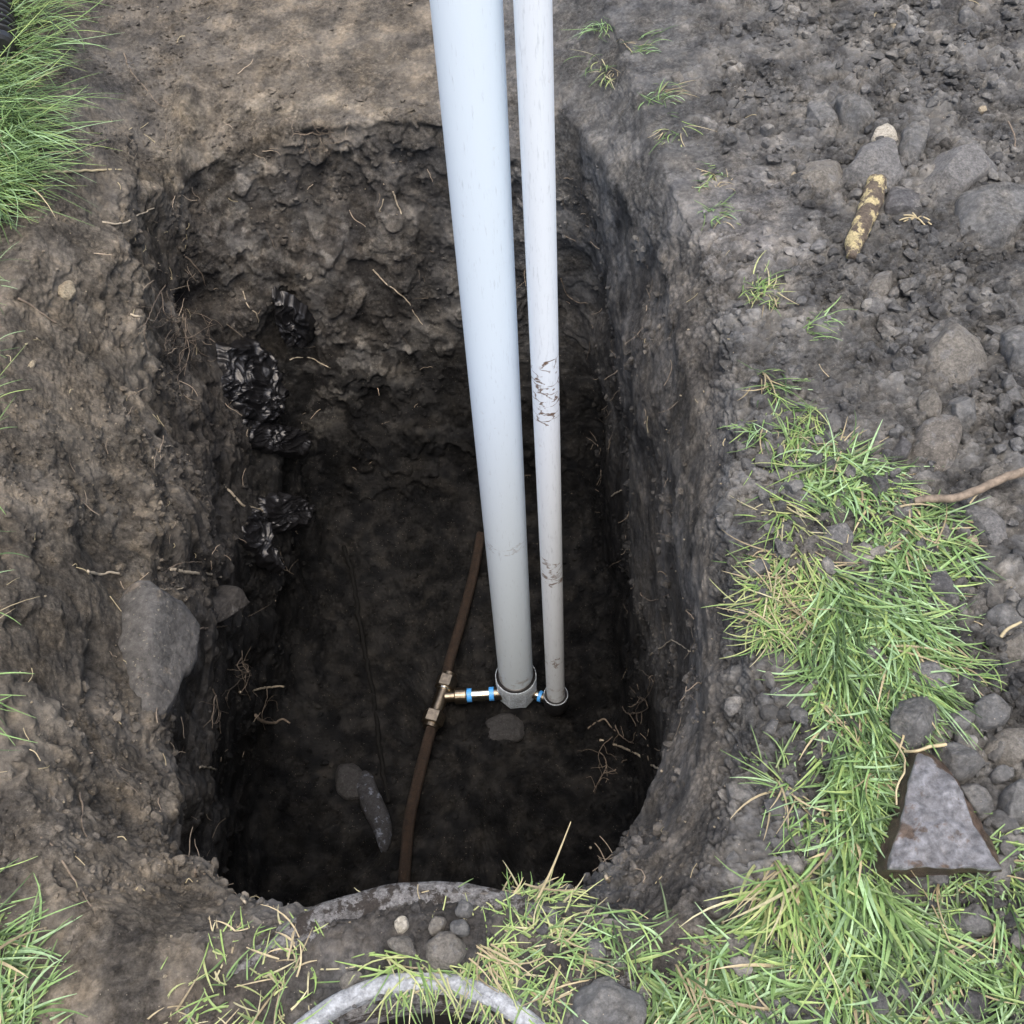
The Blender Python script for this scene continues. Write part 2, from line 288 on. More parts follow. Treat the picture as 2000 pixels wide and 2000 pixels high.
# flaked spade-cut faces: raised plates with crumbling edges
pl = fbm(P0 * (4.2, 4.2, 3.6), 4, 31.); pl2 = fbm(P0 * (9, 9, 8), 4, 51.)
D += (.25 + .75 * wall) * (1 - .8 * mright) * (.015 * sstep(-.02, .03, pl) + .012 * sstep(.20, .24, pl) + .005 * sstep(.0, .04, pl2) - .008)
rid = np.abs(fbm(P0 * (7, 7, 3.0), 3, 77.)); D += wall * left * (.015 * (sstep(.0, .16, rid) - .5))
rw = sstep(.12, .26, P0[:, 0]) * wall; D *= 1 - .62 * rw; D += rw * (.005 * fbm(P0 * (6, 6, 3.5), 3, 210.) + .014 * n_low)
idx = np.where(inview & (z > -.6))[0]; PV = P0[idx] + .012 * np.c_[perlin(P0[idx] * 22), perlin(P0[idx] * 22 + 40), perlin(P0[idx] * 22 + 80)]
f1, f2, cid = voronoi(PV * 26, 3); g1, g2, gid = voronoi(PV * 62, 5)
cr = np.zeros(len(P0)); cl = fbm(P0[idx] * 5, 2, 3.) ; loose = np.clip(mright[idx] * sstep(-.25, .15, cl + .12 + .25 * sstep(1500, 1750, u0[idx]) + .25 * sstep(900, 1200, v0[idx]) - .5 * blob(u0[idx], v0[idx], 1450, 420, 130, 110)) + .22, 0, 1)
cr[idx] = loose * ((sstep(0, .14, f2 - f1) * (.005 + .015 * cid ** 2) - .007) + (sstep(0, .20, g2 - g1) * (.003 + .008 * gid) - .005))
D += cr * (1 - .7 * wall)
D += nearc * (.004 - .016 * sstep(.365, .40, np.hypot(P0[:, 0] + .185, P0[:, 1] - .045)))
# hollows and caves in the walls
for cu, cv, ru, rv, rot, dep in ((385, 590, 26, 32, 0, .10), (610, 262, 75, 12, 0, .02), (770, 245, 55, 14, 15, .035), (395, 380, 22, 60, 0, .06), (195, 1300, 20, 70, 5, .04), (440, 985, 25, 60, 25, .03), (540, 640, 60, 40, 0, .02), (480, 750, 80, 90, 0, .035), (520, 990, 70, 70, 0, .035), (245, 1610, 30, 20, 0, .03), (1160, 820, 25, 60, 0, .05), (1180, 1150, 40, 50, 20, .05), (1150, 560, 25, 90, -20, .04), (250, 1250, 70, 140, 0, .03), (355, 1650, 24, 60, 0, .05)):
    D -= dep * blob(u0, v0, cu, cv, ru, rv, rot) * (z < .02) * (.75 + .8 * n_mid)
for cu, cv, ru, rv, rot, hh in ((365, 260, 22, 120, 6, .05), (300, 345, 50, 60, 0, .04), (245, 560, 40, 150, 0, .03), (700, 240, 170, 10, -4, .02), (300, 1040, 40, 60, 0, .03), (250, 900, 30, 120, -25, .03), (120, 980, 40, 200, -20, .02), (300, 1560, 70, 60, 0, .02)):
    D += hh * blob(u0, v0, cu, cv, ru, rv, rot) * (z < .02) * (.8 + 1.2 * n_mid)
D = np.where(floor > .3, np.minimum(D, .022), D)
far = (jj < 16); D = np.where(far, n_low * .02, D)
Ps = P0 + Nf * D[:, None]
Ps[:, 2] += np.where(jj > NJ - 40, 0, 0)
# ---- soil colours (kinds of soil: dark topsoil, brown loam, tan subsoil, wet dark clay), plus pit shade and wall light put into the colour
nz = fbm(P0 * 6, 4, 120.); nz2 = fbm(P0 * 16, 4, 140.)
def lerp(c, k, t): return c * (1 - t[:, None]) + np.array(k) * t[:, None]
col = np.tile(np.array([.0755, .0765, .0755]), (len(P0), 1))
brown = np.clip(sstep(700, 350, u0) * sstep(-1.1, -.5, z) + sstep(900, 820, u0) * sstep(420, 150, v0) * sstep(-.45, -.25, z), 0, 1)
col = lerp(col, (.080, .0715, .0590), brown)
col = lerp(col, (.052, .0485, .044), np.clip(sstep(1000, 700, u0) * sstep(-.15, -.4, z) * sstep(240, 420, u0), 0, 1) * sstep(-1.4, -.9, z))  # left and far walls darkened below the rim: wall shade in the colour
pit = sstep(-.55, -1.25, z); col = lerp(col, (.018, .0182, .0182), sstep(-.78, -1.12, z) + 0 * pit * sstep(.45, -.1, nz - .15))  # pit shade put into the colour, from mid wall down
col = lerp(col, (.0068, .0074, .0084), sstep(-.95, -1.45, z))  # deeper pit shade painted into the lowest walls and floor
col = lerp(col, (.088, .083, .076), sstep(1180, 1290, u0) * sstep(-.75, -.45, z) * (1 - mright) * sstep(400, 600, v0) * .8)  # right wall colour lifted to stand in for skylight
col = lerp(col, (.070, .066, .060), .8 * sstep(.10, .24, P0[:, 0]) * sstep(-1.25, -.6, z) * (1 - mright) * sstep(500, 700, v0))  # painted skylight carried further down the right wall, fading with depth
col = lerp(col, (.058, .057, .055), .8 * blob(u0, v0, 225, 150, 110, 150, -20) * (z < .02))
tan = np.zeros(len(P0))
for cu, cv, ru, rv, rot, s in ((600, 215, 260, 34, -3, .8), (480, 260, 90, 50, -20, .8), (600, 100, 260, 110, 0, .25), (362, 280, 30, 110, 5, .8), (300, 345, 50, 55, 0, .9), (265, 600, 45, 170, 0, .75), (200, 800, 140, 300, 0, .3), (300, 1060, 60, 90, 0, .4), (330, 1540, 80, 90, 0, .3), (80, 1420, 80, 80, 0, .3), (560, 330, 90, 60, 0, .3)):
    tan = np.maximum(tan, s * blob(u0, v0, cu, cv, ru, rv, rot))
tan *= (.3 + .9 * sstep(-.04, .08, nz2 + .3 * nz)) * (z < .02) * np.clip(.75 + 2.6 * nz2, 0, 1.5) * sstep(-.75, -.5, z); col = lerp(col, (.155, .137, .107), np.clip(tan, 0, 1))
gp = np.maximum(.8 * blob(u0, v0, 720, 690, 200, 45, -10), np.maximum(.6 * blob(u0, v0, 650, 780, 40, 90, 25), .6 * blob(u0, v0, 480, 420, 90, 130)))
gp = np.maximum(gp, .5 * blob(u0, v0, 640, 500, 180, 120)); gp *= sstep(.0, .10, nz2 + .25 * nz) * (z < -.2)
col = lerp(col, (.155, .150, .138), np.clip(1.3 * gp, 0, 1))
grey = blob(u0, v0, 1450, 440, 110, 110) * sstep(-.1, 0, z); col = lerp(col, (.135, .133, .130), .85 * grey)
col = lerp(col, (.050, .048, .045), np.clip((.5 + 2 * nz2), 0, 1) * .35)
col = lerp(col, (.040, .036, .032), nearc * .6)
col *= (1 + .30 * wall * (sstep(-.03, .03, pl) - .5) + .30 * wall * (sstep(-.02, .05, pl2) - .5) + .22 * (1 - floor) * (sstep(-.01, .05, fbm(P0 * 11, 4, 310.)) - .5))[:, None]
col *= (.80 + .78 * sstep(-.75, -.12, z) + .30 * sstep(-1.2, -.8, z) * sstep(-.1, -.75, z))[:, None] * np.array([1., 1., 1.])  # gain by depth: surface brightened, pit kept dim to mimic its shade
col *= (1 + .35 * np.clip(cr / .012, -.8, .8))[:, None]  # darker in the cracks between clods, paler on their tops
Fq = grid_faces(NJ, NI, True)
mid = Ps[Fq].mean(1); hole = (np.hypot(mid[:, 0] + .185, mid[:, 1] - .088) < .246) & (mid[:, 2] > -.3); Fq = Fq[~hole]
n_c = np.cross(Ps[Fq[:2000:50, 1]] - Ps[Fq[:2000:50, 0]], Ps[Fq[:2000:50, 2]] - Ps[Fq[:2000:50, 0]])
if n_c[:, 2].mean() < 0: Fq = Fq[:, ::-1].copy()
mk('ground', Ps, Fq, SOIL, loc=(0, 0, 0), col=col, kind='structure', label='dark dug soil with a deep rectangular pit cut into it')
# ray casting on the ground, for seating things on it
vis = np.where(inview[Fq].any(1))[0]
BV = BVHTree.FromPolygons([tuple(p) for p in Ps], [tuple(map(int, f)) for f in Fq[vis]])
camv = Vector(CAM)
def hit(u, v):
    r = M @ np.array([(u - 1000) / 2000, (v - 1000) / 2000, 1.]); h = BV.ray_cast(camv, Vector(r).normalized())
    if h[0] is None: return at(u, v, 0), np.array([0, 0, 1.])
    n = np.array(h[1]); 
    if n @ r > 0: n = -n
    return np.array(h[0]), n
def drop(x, y, z=1.):
    h = BV.ray_cast(Vector((x, y, z)), Vector((0, 0, -1))); return (None, None) if h[0] is None else (np.array(h[0]), np.array(h[1]))
print('ground', NJ * NI)

# ------------------------------------------------------------------ stones
def inflate(name, pts, mat, h=.03, label='', cat='stone', lift=.35, rough=.12, facet=.25, flat=.5, n=72, group=None, sink=.02, parent=None, tilt_ground=True):
    """closed lump whose outline was measured on the ground; pts are 3D points on the ground"""
    pts = np.array(pts); c = pts.mean(0); q = pts - c; _, _, vt = np.linalg.svd(q, full_matrices=False); nr = vt[2]
    if nr @ (CAM - c) < 0: nr = -nr
    e1 = vt[0]; e2 = np.cross(nr, e1); lo = catmull(np.c_[q @ e1, q @ e2], n, True)
    if (lo[:, 0] * np.roll(lo[:, 1], -1) - lo[:, 1] * np.roll(lo[:, 0], -1)).sum() < 0: lo = lo[::-1]
    r = np.sqrt((lo ** 2).sum(1)).mean(); prof = [(.70, -1.2), (.9, -.7), (.985, -.25), (1.0, .05)]
    lo = lo * (1 + .05 * fbm(np.c_[lo / r * 2.2, np.full(n, c[0] * 9)], 4))[:, None]
    for k in range(1, 25):
        s = 1 - k / 25; prof.append((s ** .85, (1 - s ** (2 + 4 * flat)) ** .6))
    seed = abs(hash(round(float(c[0] * 977 + c[1] * 331), 4))) % 97; V = []
    for s, hh in prof:
        hz = h * hh * (lift + (1 - lift)) if hh > 0 else hh * max(h * .7, sink)
        V.append(np.c_[lo * s, np.full(n, hz)])
    V = np.array(V); nr_ = len(prof); V = np.concatenate([V.reshape(-1, 3), [[0, 0, h]]])
    f = fbm(V / max(r, .01) * 1.1, 3, seed); V += (V / np.maximum(np.linalg.norm(V, axis=1), 1e-6)[:, None]) * (f * rough * r)[:, None]
    # facets: clip by a few random planes
    rr = np.random.RandomState(seed)
    for _ in range(13):
        d = rr.normal(size=3); d[2] = abs(d[2]) + .6; d /= np.linalg.norm(d); dist = V @ d; m = dist.max() * (1 - facet * rr.uniform(.15, .5))
        V -= np.outer(np.maximum(dist - m, 0) * .97, d)
    V += np.c_[tuple(fbm(V * s_, 3, seed + k) * (.0022 + .03 * rough * min(r, .05)) for k, s_ in enumerate((45, 46, 47)))]
    W = c + V[:, :1] * e1 + V[:, 1:2] * e2 + V[:, 2:] * nr
    F = [tuple(x) for x in grid_faces(nr_, n)] + [((nr_ - 1) * n + i, (nr_ - 1) * n + (i + 1) % n, nr_ * n) for i in range(n)] + [tuple(range(n))[::-1]]
    loc = c - nr * h * .3
    return mk(name, W, F, mat, parent=parent, loc=loc if parent is None else None, label=label, cat=cat if parent is None else None, group=group)
def Z(pts, ox, oy, s): return [(ox + x / s, oy + y / s) for x, y in pts]
def on_ground(pts): return [hit(*p)[0] for p in pts]
def plane_pts(pts, h, level):
    P = np.array(on_ground(pts)); c = np.median(P, axis=0); _, _, vt = np.linalg.svd(P - P.mean(0), full_matrices=False); nr = vt[2]; vw = CAM - c; vw /= np.linalg.norm(vw)
    if nr @ vw < 0: nr = -nr
    if level and c[2] > -.12: nr = np.array([0, 0, 1.])
    while nr @ vw < .6: nr = nr + .15 * vw; nr /= np.linalg.norm(nr)
    c = c + nr * h; out = []
    for u, v in pts:
        r = M @ np.array([(u - 1000) / 2000, (v - 1000) / 2000, 1.]); out.append(CAM + r * ((c - CAM) @ nr) / (r @ nr) - nr * h)
    return np.array(out)
def stone(name, pts, mat, h, label, cat='stone', **k):
    P = plane_pts(pts, h * .3, k.pop('level', True)); lb = k.pop('lift_by', 0); P = P + (CAM - P) / np.linalg.norm(CAM - P, axis=1)[:, None] * lb
    return inflate(name, P, mat, h, label, cat, **k)
zA = (1500, 180, 3.864); zB = (1300, 650, 2.76); zC = (1300, 1300, 2.76); zD = (580, 1680, 3.22); zE = (200, 1080, 4.83); z3 = (1300, 0, 2.76); z1 = (0, 0, 2.76); z4 = (0, 650, 2.76)
st = [
 ('stone', Z([(215, 590), (260, 500), (330, 455), (400, 455), (470, 475), (560, 540), (610, 590), (560, 690), (500, 745), (400, 740), (300, 690), (240, 650)], *zA), M_BROWN, .045, 'rounded grey stone with a tan crown, leftmost stone of the pile above the rotten wood'),
 ('stone', Z([(910, 740), (1100, 640), (1160, 700), (1240, 800), (1100, 930), (950, 930), (880, 880)], *zA), M_DARK, .018, 'smooth dark stone half buried to the right of the rotten wood'),
 ('stone', Z([(555, 640), (640, 530), (690, 430), (760, 360), (870, 350), (950, 385), (985, 450), (1010, 540), (1090, 635), (1000, 690), (880, 730), (780, 740), (740, 700), (640, 670)], *zA), M_GREY, .075, 'triangular dark grey stone resting on the upper end of the rotten wood'),
 ('stone', Z([(790, 310), (830, 240), (900, 225), (970, 240), (1015, 290), (990, 345), (930, 365), (850, 350), (795, 345)], *zA), M_WHITE, .05, 'small whitish stone at the top of the stone pile'),
 ('earth_clod', Z([(990, 400), (1010, 310), (1060, 260), (1130, 245), (1200, 200), (1225, 230), (1210, 330), (1170, 450), (1150, 560), (1110, 630), (1070, 610), (1020, 530), (1000, 460)], *zA), M_CLOD, .045, 'narrow upright clod wedged between the triangular stone and the long wedge stone'),
 ('stone', Z([(1150, 590), (1170, 490), (1210, 415), (1290, 400), (1420, 405), (1570, 385), (1720, 375), (1770, 420), (1750, 520), (1680, 590), (1560, 670), (1440, 740), (1300, 775), (1220, 760), (1180, 690)], *zA), M_GREY, .07, 'long wedge shaped grey stone with white flecks on its pointed right end'),
 ('stone', Z([(1440, 770), (1560, 720), (1760, 700), (1932, 700), (2050, 760), (2020, 900), (1900, 1050), (1800, 1180), (1700, 1280), (1600, 1260), (1530, 1180), (1480, 1060), (1440, 940)], *zA), M_CLOD, .065, 'large smooth muddy slab of stone below the long wedge stone at the right edge'),
 ('earth_clod', Z([(530, 140), (500, 60), (560, 20), (700, 20), (800, 130), (810, 230), (760, 300), (660, 350), (590, 280), (540, 200)], *zA), M_CLOD, .05, 'blocky grey clod just above left of the whitish stone'),
 ('earth_clod', Z([(290, 100), (390, 50), (470, 60), (530, 200), (540, 280), (500, 330), (400, 330), (350, 250), (300, 160)], *zA), M_CLOD, .025, 'low flat clod with a pale top corner, left of the blocky grey clod'),
 ('pebble', Z([(1590, 120), (1610, 100), (1650, 110), (1655, 130), (1620, 148), (1592, 140)], *zA), M_TAN, .012, 'pale yellow pebble lying alone in the loose soil near the upper right edge'),
 ('pebble', Z([(1180, 620), (1200, 600), (1225, 605), (1222, 625), (1195, 640)], 1500 - 260, 180, 3.864), M_TAN, .01, 'tiny cream pebble touching the left side of the rounded tan crowned stone'),
 ('pebble', Z([(1215, 115), (1250, 110), (1280, 140), (1250, 180), (1220, 150)], *z3), M_TAN, .014, 'tan flake of stone in the loose soil near the top edge'),
 ('pebble', Z([(35, 400), (60, 375), (95, 385), (110, 420), (95, 455), (50, 440)], *z3), M_BROWN, .03, 'round pale topped pebble beside the sparse grass at the top of the slope'),
 ('stone', Z([(770, 1440), (830, 1350), (930, 1345), (945, 1430), (900, 1520), (820, 1535)], *zA), M_BROWN, .035, 'small rounded brownish stone below the rotten wood'),
 ('earth_clod', Z([(1585, 60), (1640, 50), (1690, 80), (1680, 125), (1620, 140), (1585, 110)], *z3), M_CLOD, .03, 'rounded clod nearest the top right corner'),
 ('stone', Z([(1400, 60), (1440, 0), (1560, -70), (1650, -40), (1745, 90), (1735, 170), (1660, 250), (1580, 290), (1500, 250), (1430, 190)], *zB), M_BROWN, .06, 'large oval brown grey stone on the loose soil below the muddy slab'),
 ('stone', Z([(1370, 350), (1400, 310), (1460, 330), (1510, 390), (1490, 430), (1440, 440), (1380, 400)], *zB), M_BROWN, .03, 'small rounded stone between the large oval stone and the speckled stone'),
 ('earth_clod', Z([(1530, 380), (1570, 335), (1640, 360), (1670, 450), (1620, 530), (1570, 500)], *zB), M_CLOD, .035, 'pointed clod touching the upper right of the speckled stone'),
 ('stone', Z([(1345, 580), (1370, 490), (1440, 450), (1500, 445), (1570, 490), (1590, 570), (1565, 680), (1570, 740), (1520, 780), (1450, 770), (1420, 700), (1365, 650)], *zB), M_SPECK, .06, 'egg shaped tan stone with white speckles'),
 ('stone', Z([(1210, 600), (1240, 540), (1290, 525), (1335, 570), (1320, 640), (1270, 670), (1220, 640)], *zB), M_DARK, .035, 'small dark stone close to the left of the speckled stone'),
 ('pebble', Z([(1100, 580), (1150, 570), (1175, 600), (1130, 640), (1095, 620)], *zB), M_BROWN, .02, 'light brown pebble left of the small dark stone'),
 ('pebble', Z([(1080, 690), (1140, 650), (1200, 690), (1195, 730), (1120, 710)], *zB), M_BROWN, .02, 'angular tan pebble where the grass meets the soil below the small dark stone'),
 ('stone', Z([(1610, 940), (1700, 880), (1780, 950), (1840, 1050), (1870, 1150), (1820, 1165), (1740, 1090), (1660, 1010)], *zB), M_GREY, .035, 'long narrow slab of grey stone under the woody stick'),
 ('earth_clod', Z([(1800, 0), (1932, -40), (2000, 100), (1950, 230), (1880, 210), (1840, 120)], *zB), M_CLOD, .04, 'dark angular slab cut by the right edge beside the large oval stone'),
 ('stone', Z([(1740, 1500), (1850, 1440), (1932, 1400), (2000, 1500), (1932, 1580), (1830, 1600), (1760, 1560)], *zB), M_CLOD, .04, 'broad clod at the right edge above a pale twig'),
 ('stone', Z([(1830, 1650), (1880, 1600), (1932, 1590), (1990, 1700), (1932, 1745), (1850, 1720)], *zB), M_BROWN, .035, 'pale pitted stone at the right edge below a pale twig'),
 ('pebble', Z([(1825, 245), (1870, 225), (1900, 250), (1890, 290), (1840, 290)], *zB), M_CLOD, .02, 'small round clod right of the large oval stone, upper of two'),
 ('pebble', Z([(1830, 330), (1880, 300), (1925, 320), (1920, 365), (1850, 362)], *zB), M_CLOD, .025, 'small round clod right of the pointed clod, lower of two'),
 ('stone', Z([(1700, 760), (1770, 710), (1830, 710), (1840, 760), (1780, 810), (1730, 800)], *zB), M_BROWN, .03, 'small brown stone just above the woody stick'),
 ('stone', Z([(820, 1120), (870, 1050), (950, 1025), (1010, 1080), (1000, 1150), (930, 1190), (860, 1160)], *zB), M_GREY, .03, 'flat grey stone showing through the upper part of the grass strip'),
 ('stone', Z([(1380, 1250), (1450, 1220), (1540, 1340), (1600, 1470), (1520, 1500), (1430, 1400)], *zB), M_DARK, .02, 'dark flat stone beside the right border of the grass strip'),
 ('pebble', Z([(630, 1260), (650, 1235), (670, 1255), (665, 1285), (640, 1285)], *zB), M_DARK, .012, 'small dark pebble in the left border of the grass strip'),
 ('pebble', Z([(1620, 1110), (1660, 1085), (1690, 1110), (1680, 1150), (1630, 1155)], *zB), M_TAN, .014, 'pinkish tan pebble at the foot of the long narrow slab'),
 ('earth_clod', Z([(1320, 1800), (1400, 1760), (1500, 1790), (1560, 1850), (1530, 1930), (1400, 1960), (1330, 1900)], *zB), M_GREY, .04, 'grey clod at the right border of the grass, above the biggest cracked clod'),
 ('earth_clod', Z([(1210, 250), (1260, 170), (1360, 150), (1460, 200), (1485, 280), (1430, 400), (1330, 460), (1260, 430), (1210, 350)], *zC), M_CLOD, .07, 'biggest cracked clod, right above the tip of the triangular wedge stone'),
 ('earth_clod', Z([(1490, 290), (1540, 240), (1640, 230), (1660, 310), (1600, 370), (1530, 350)], *zC), M_CLOD, .035, 'small clod touching the right side of the biggest cracked clod'),
 ('earth_clod', Z([(1660, 200), (1760, 150), (1835, 220), (1835, 320), (1740, 340), (1670, 290)], *zC), M_CLOD, .045, 'knobbly clod above the round tan edged clod'),
 ('earth_clod', Z([(1450, 450), (1540, 420), (1660, 440), (1725, 500), (1690, 570), (1590, 625), (1500, 560), (1460, 510)], *zC), M_CLOD, .055, 'wide clod leaning on the right shoulder of the triangular wedge stone'),
 ('stone', Z([(1740, 430), (1770, 370), (1840, 340), (1932, 340), (2000, 420), (1932, 540), (1850, 525), (1770, 480)], *zC), M_BROWN, .05, 'round grey stone with a tan left rim at the right edge'),
 ('earth_clod', Z([(1580, 640), (1660, 630), (1750, 720), (1755, 790), (1700, 830), (1640, 780), (1590, 700)], *zC), M_CLOD, .04, 'squarish clod beside the right flank of the triangular wedge stone'),
 ('earth_clod', Z([(1810, 700), (1860, 640), (1932, 620), (2010, 750), (1932, 860), (1860, 840), (1820, 770)], *zC), M_CLOD, .05, 'smooth clod at the right edge under the round tan rimmed stone'),
 ('earth_clod', Z([(1760, 570), (1820, 535), (1880, 570), (1865, 615), (1790, 625)], *zC), M_CLOD, .025, 'small clod between the squarish clod and the round tan rimmed stone'),
 ('stone', Z([(1530, 1310), (1620, 1290), (1690, 1270), (1720, 1320), (1800, 1350), (1805, 1430), (1700, 1445), (1620, 1440), (1540, 1375)], *zC), M_GREY, .05, 'light grey angular stone in the grass below the triangular wedge stone'),
 ('stone', Z([(1555, 1800), (1600, 1740), (1660, 1715), (1750, 1730), (1740, 1850), (1690, 1932), (1620, 1880)], *zC), M_DARK, .03, 'dark grey stone in the grass near the lower right corner'),
 ('stone', Z([(1130, 1380), (1165, 1330), (1215, 1350), (1200, 1400), (1150, 1420)], *zC), M_DARK, .02, 'small dark stone half hidden in the grass left of the light grey angular stone'),
 ('pebble', Z([(605, 405), (635, 358), (688, 358), (698, 410), (670, 445), (620, 448)], *zD), M_WHITE, .025, 'round whitish pebble lying on the soil above the manhole'),
 ('stone', Z([(820, 420), (850, 360), (910, 345), (938, 390), (890, 455), (840, 465)], *zD), M_BROWN, .03, 'knobbly grey brown stone right of the round whitish pebble'),
 ('stone', Z([(565, 520), (620, 480), (700, 475), (745, 540), (740, 585), (680, 595), (610, 565)], *zD), M_BROWN, .03, 'brown stone directly below the round whitish pebble'),
 ('stone', Z([(805, 510), (880, 455), (960, 450), (1045, 490), (1055, 560), (1000, 650), (900, 675), (830, 655), (805, 580)], *zD), M_BROWN, .05, 'largest brown stone between the manhole ring and the pit'),
 ('stone', Z([(248, 762), (300, 705), (385, 695), (405, 730), (330, 795), (262, 805)], *zD), M_BROWN, .03, 'flat tan stone at the left shoulder of the manhole ring'),
 ('earth_clod', Z([(955, 420), (980, 380), (1040, 370), (1085, 420), (1060, 475), (980, 470)], *zD), M_CLOD, .03, 'dark clod above right of the largest brown stone'),
 ('earth_clod', Z([(990, 290), (1040, 250), (1100, 290), (1100, 350), (1040, 370), (995, 340)], *zD), M_CLOD, .025, 'dark clod just inside the concrete edge of the pit'),
 ('earth_clod', Z([(1500, 400), (1560, 380), (1590, 440), (1540, 480), (1500, 450)], *zD), M_DARK, .02, 'small dark stone in the yellowed grass at the near rim'),
 ('earth_clod', Z([(1290, 1830), (1340, 1740), (1450, 1690), (1560, 1720), (1660, 1800), (1695, 1932), (1620, 2020), (1350, 2020), (1285, 1930)], 650, 1300, 2.76), M_CLOD, .03, 'broad bare lump of soil in the grass at the lower edge, right of the manhole'),
 ('earth_clod', Z([(1340, 1490), (1400, 1460), (1480, 1500), (1470, 1580), (1380, 1590)], 650, 1300, 2.76), M_CLOD, .025, 'small bare lump of soil amid the grass at the near right rim'),
]
for nm, pts, mat, h, lab in st:
    cl = nm == 'earth_clod'
    stone(nm, pts, mat, h, lab, {'stone': 'stone', 'pebble': 'pebble', 'earth_clod': 'clod'}[nm], rough=.26 if cl else .10, facet=.45 if cl else .72, flat=.5)
# stones in the pit
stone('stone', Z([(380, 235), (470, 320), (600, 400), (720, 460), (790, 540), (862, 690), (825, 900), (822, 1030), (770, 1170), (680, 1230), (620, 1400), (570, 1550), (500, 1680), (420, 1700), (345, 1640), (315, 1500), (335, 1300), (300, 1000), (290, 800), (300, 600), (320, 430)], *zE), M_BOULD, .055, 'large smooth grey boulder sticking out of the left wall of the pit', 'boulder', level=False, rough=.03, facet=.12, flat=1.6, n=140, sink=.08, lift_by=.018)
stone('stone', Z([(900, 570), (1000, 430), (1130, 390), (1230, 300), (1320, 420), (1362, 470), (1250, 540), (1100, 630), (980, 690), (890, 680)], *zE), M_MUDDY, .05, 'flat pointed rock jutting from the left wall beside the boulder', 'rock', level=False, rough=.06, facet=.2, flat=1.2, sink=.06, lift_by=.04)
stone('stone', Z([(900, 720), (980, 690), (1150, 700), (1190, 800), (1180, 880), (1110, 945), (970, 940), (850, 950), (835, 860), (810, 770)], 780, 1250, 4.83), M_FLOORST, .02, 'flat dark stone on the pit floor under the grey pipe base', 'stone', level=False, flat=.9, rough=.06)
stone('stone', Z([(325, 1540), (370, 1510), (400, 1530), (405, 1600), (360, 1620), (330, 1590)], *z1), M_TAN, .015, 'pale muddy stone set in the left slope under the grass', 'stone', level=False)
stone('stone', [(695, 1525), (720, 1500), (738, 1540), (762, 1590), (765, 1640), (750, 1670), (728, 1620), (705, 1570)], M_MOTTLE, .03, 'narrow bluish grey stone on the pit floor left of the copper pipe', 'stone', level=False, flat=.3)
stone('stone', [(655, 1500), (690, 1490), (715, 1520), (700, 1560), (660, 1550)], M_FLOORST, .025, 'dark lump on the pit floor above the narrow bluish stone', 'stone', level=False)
for pts, lab in (([(20, 708), (30, 700), (38, 708), (34, 720), (24, 718)], 'tiny pale yellow pebble stuck in the left slope'),):
    pass
stone('pebble', [(57, 710), (64, 703), (70, 710), (66, 719), (59, 718)], M_TAN, .01, 'tiny pale yellow pebble stuck in the left slope', 'pebble', level=False)

# triangular wedge stone: sloping sides, flat top
def wedge():
    base = Z([(1320, 450), (1420, 470), (1530, 580), (1630, 720), (1730, 900), (1810, 1080), (1790, 1120), (1600, 1130), (1500, 1145), (1200, 1150), (1115, 1110), (1120, 1020), (1190, 850), (1250, 640), (1290, 500)], *zC)
    top = Z([(1365, 475), (1440, 500), (1520, 590), (1605, 730), (1700, 900), (1785, 1070), (1775, 1095), (1600, 1092), (1500, 1090), (1230, 1092), (1203, 1075), (1215, 1030), (1270, 870), (1300, 690), (1335, 540)], *zC)
    g = hit(1560, 1560)[0][2]; zt = .07; b = np.array([at(u, v, g) for u, v in base]); t = np.array([at(u, v, g + zt) for u, v in top])
    n = 150; b = catmull(b, n, True); t = catmull(t, n, True); c = t.mean(0); V = []
    for k in range(11): s = k / 10 * 1.3 - .3; V.append(b * (1 - s) + t * s)
    V = V[:11]
    for k in range(1, 15): s = 1 - k / 14; q = c + (t - c) * s; q[:, 2] += .006 * (1 - s); V.append(q)
    V = np.array(V); nj = len(V); V = V.reshape(-1, 3)
    V += np.c_[fbm(V * 14, 3, 4.) * .006, fbm(V * 14, 3, 8.) * .006, fbm(V * 16, 4, 12.) * .018 + .006 * perlin(V * 60)]
    o = mk('stone', V, grid_faces(nj, n), M_WEDGE, label='big triangular wedge stone, wet grey blue top and brown sides, in the grass', cat='stone')
    o.data.materials.append(M_WSIDE); o.data.polygons.foreach_set('material_index', [1 if k < 9 * n else 0 for k in range(len(o.data.polygons))]); return o
M_WSIDE = stone_mat('wedge_side', (.04, .028, .02), (.13, .09, .065), patch=(.16, .15, .15), patch_at=.62, scale=20, rough=.4)
wedge()
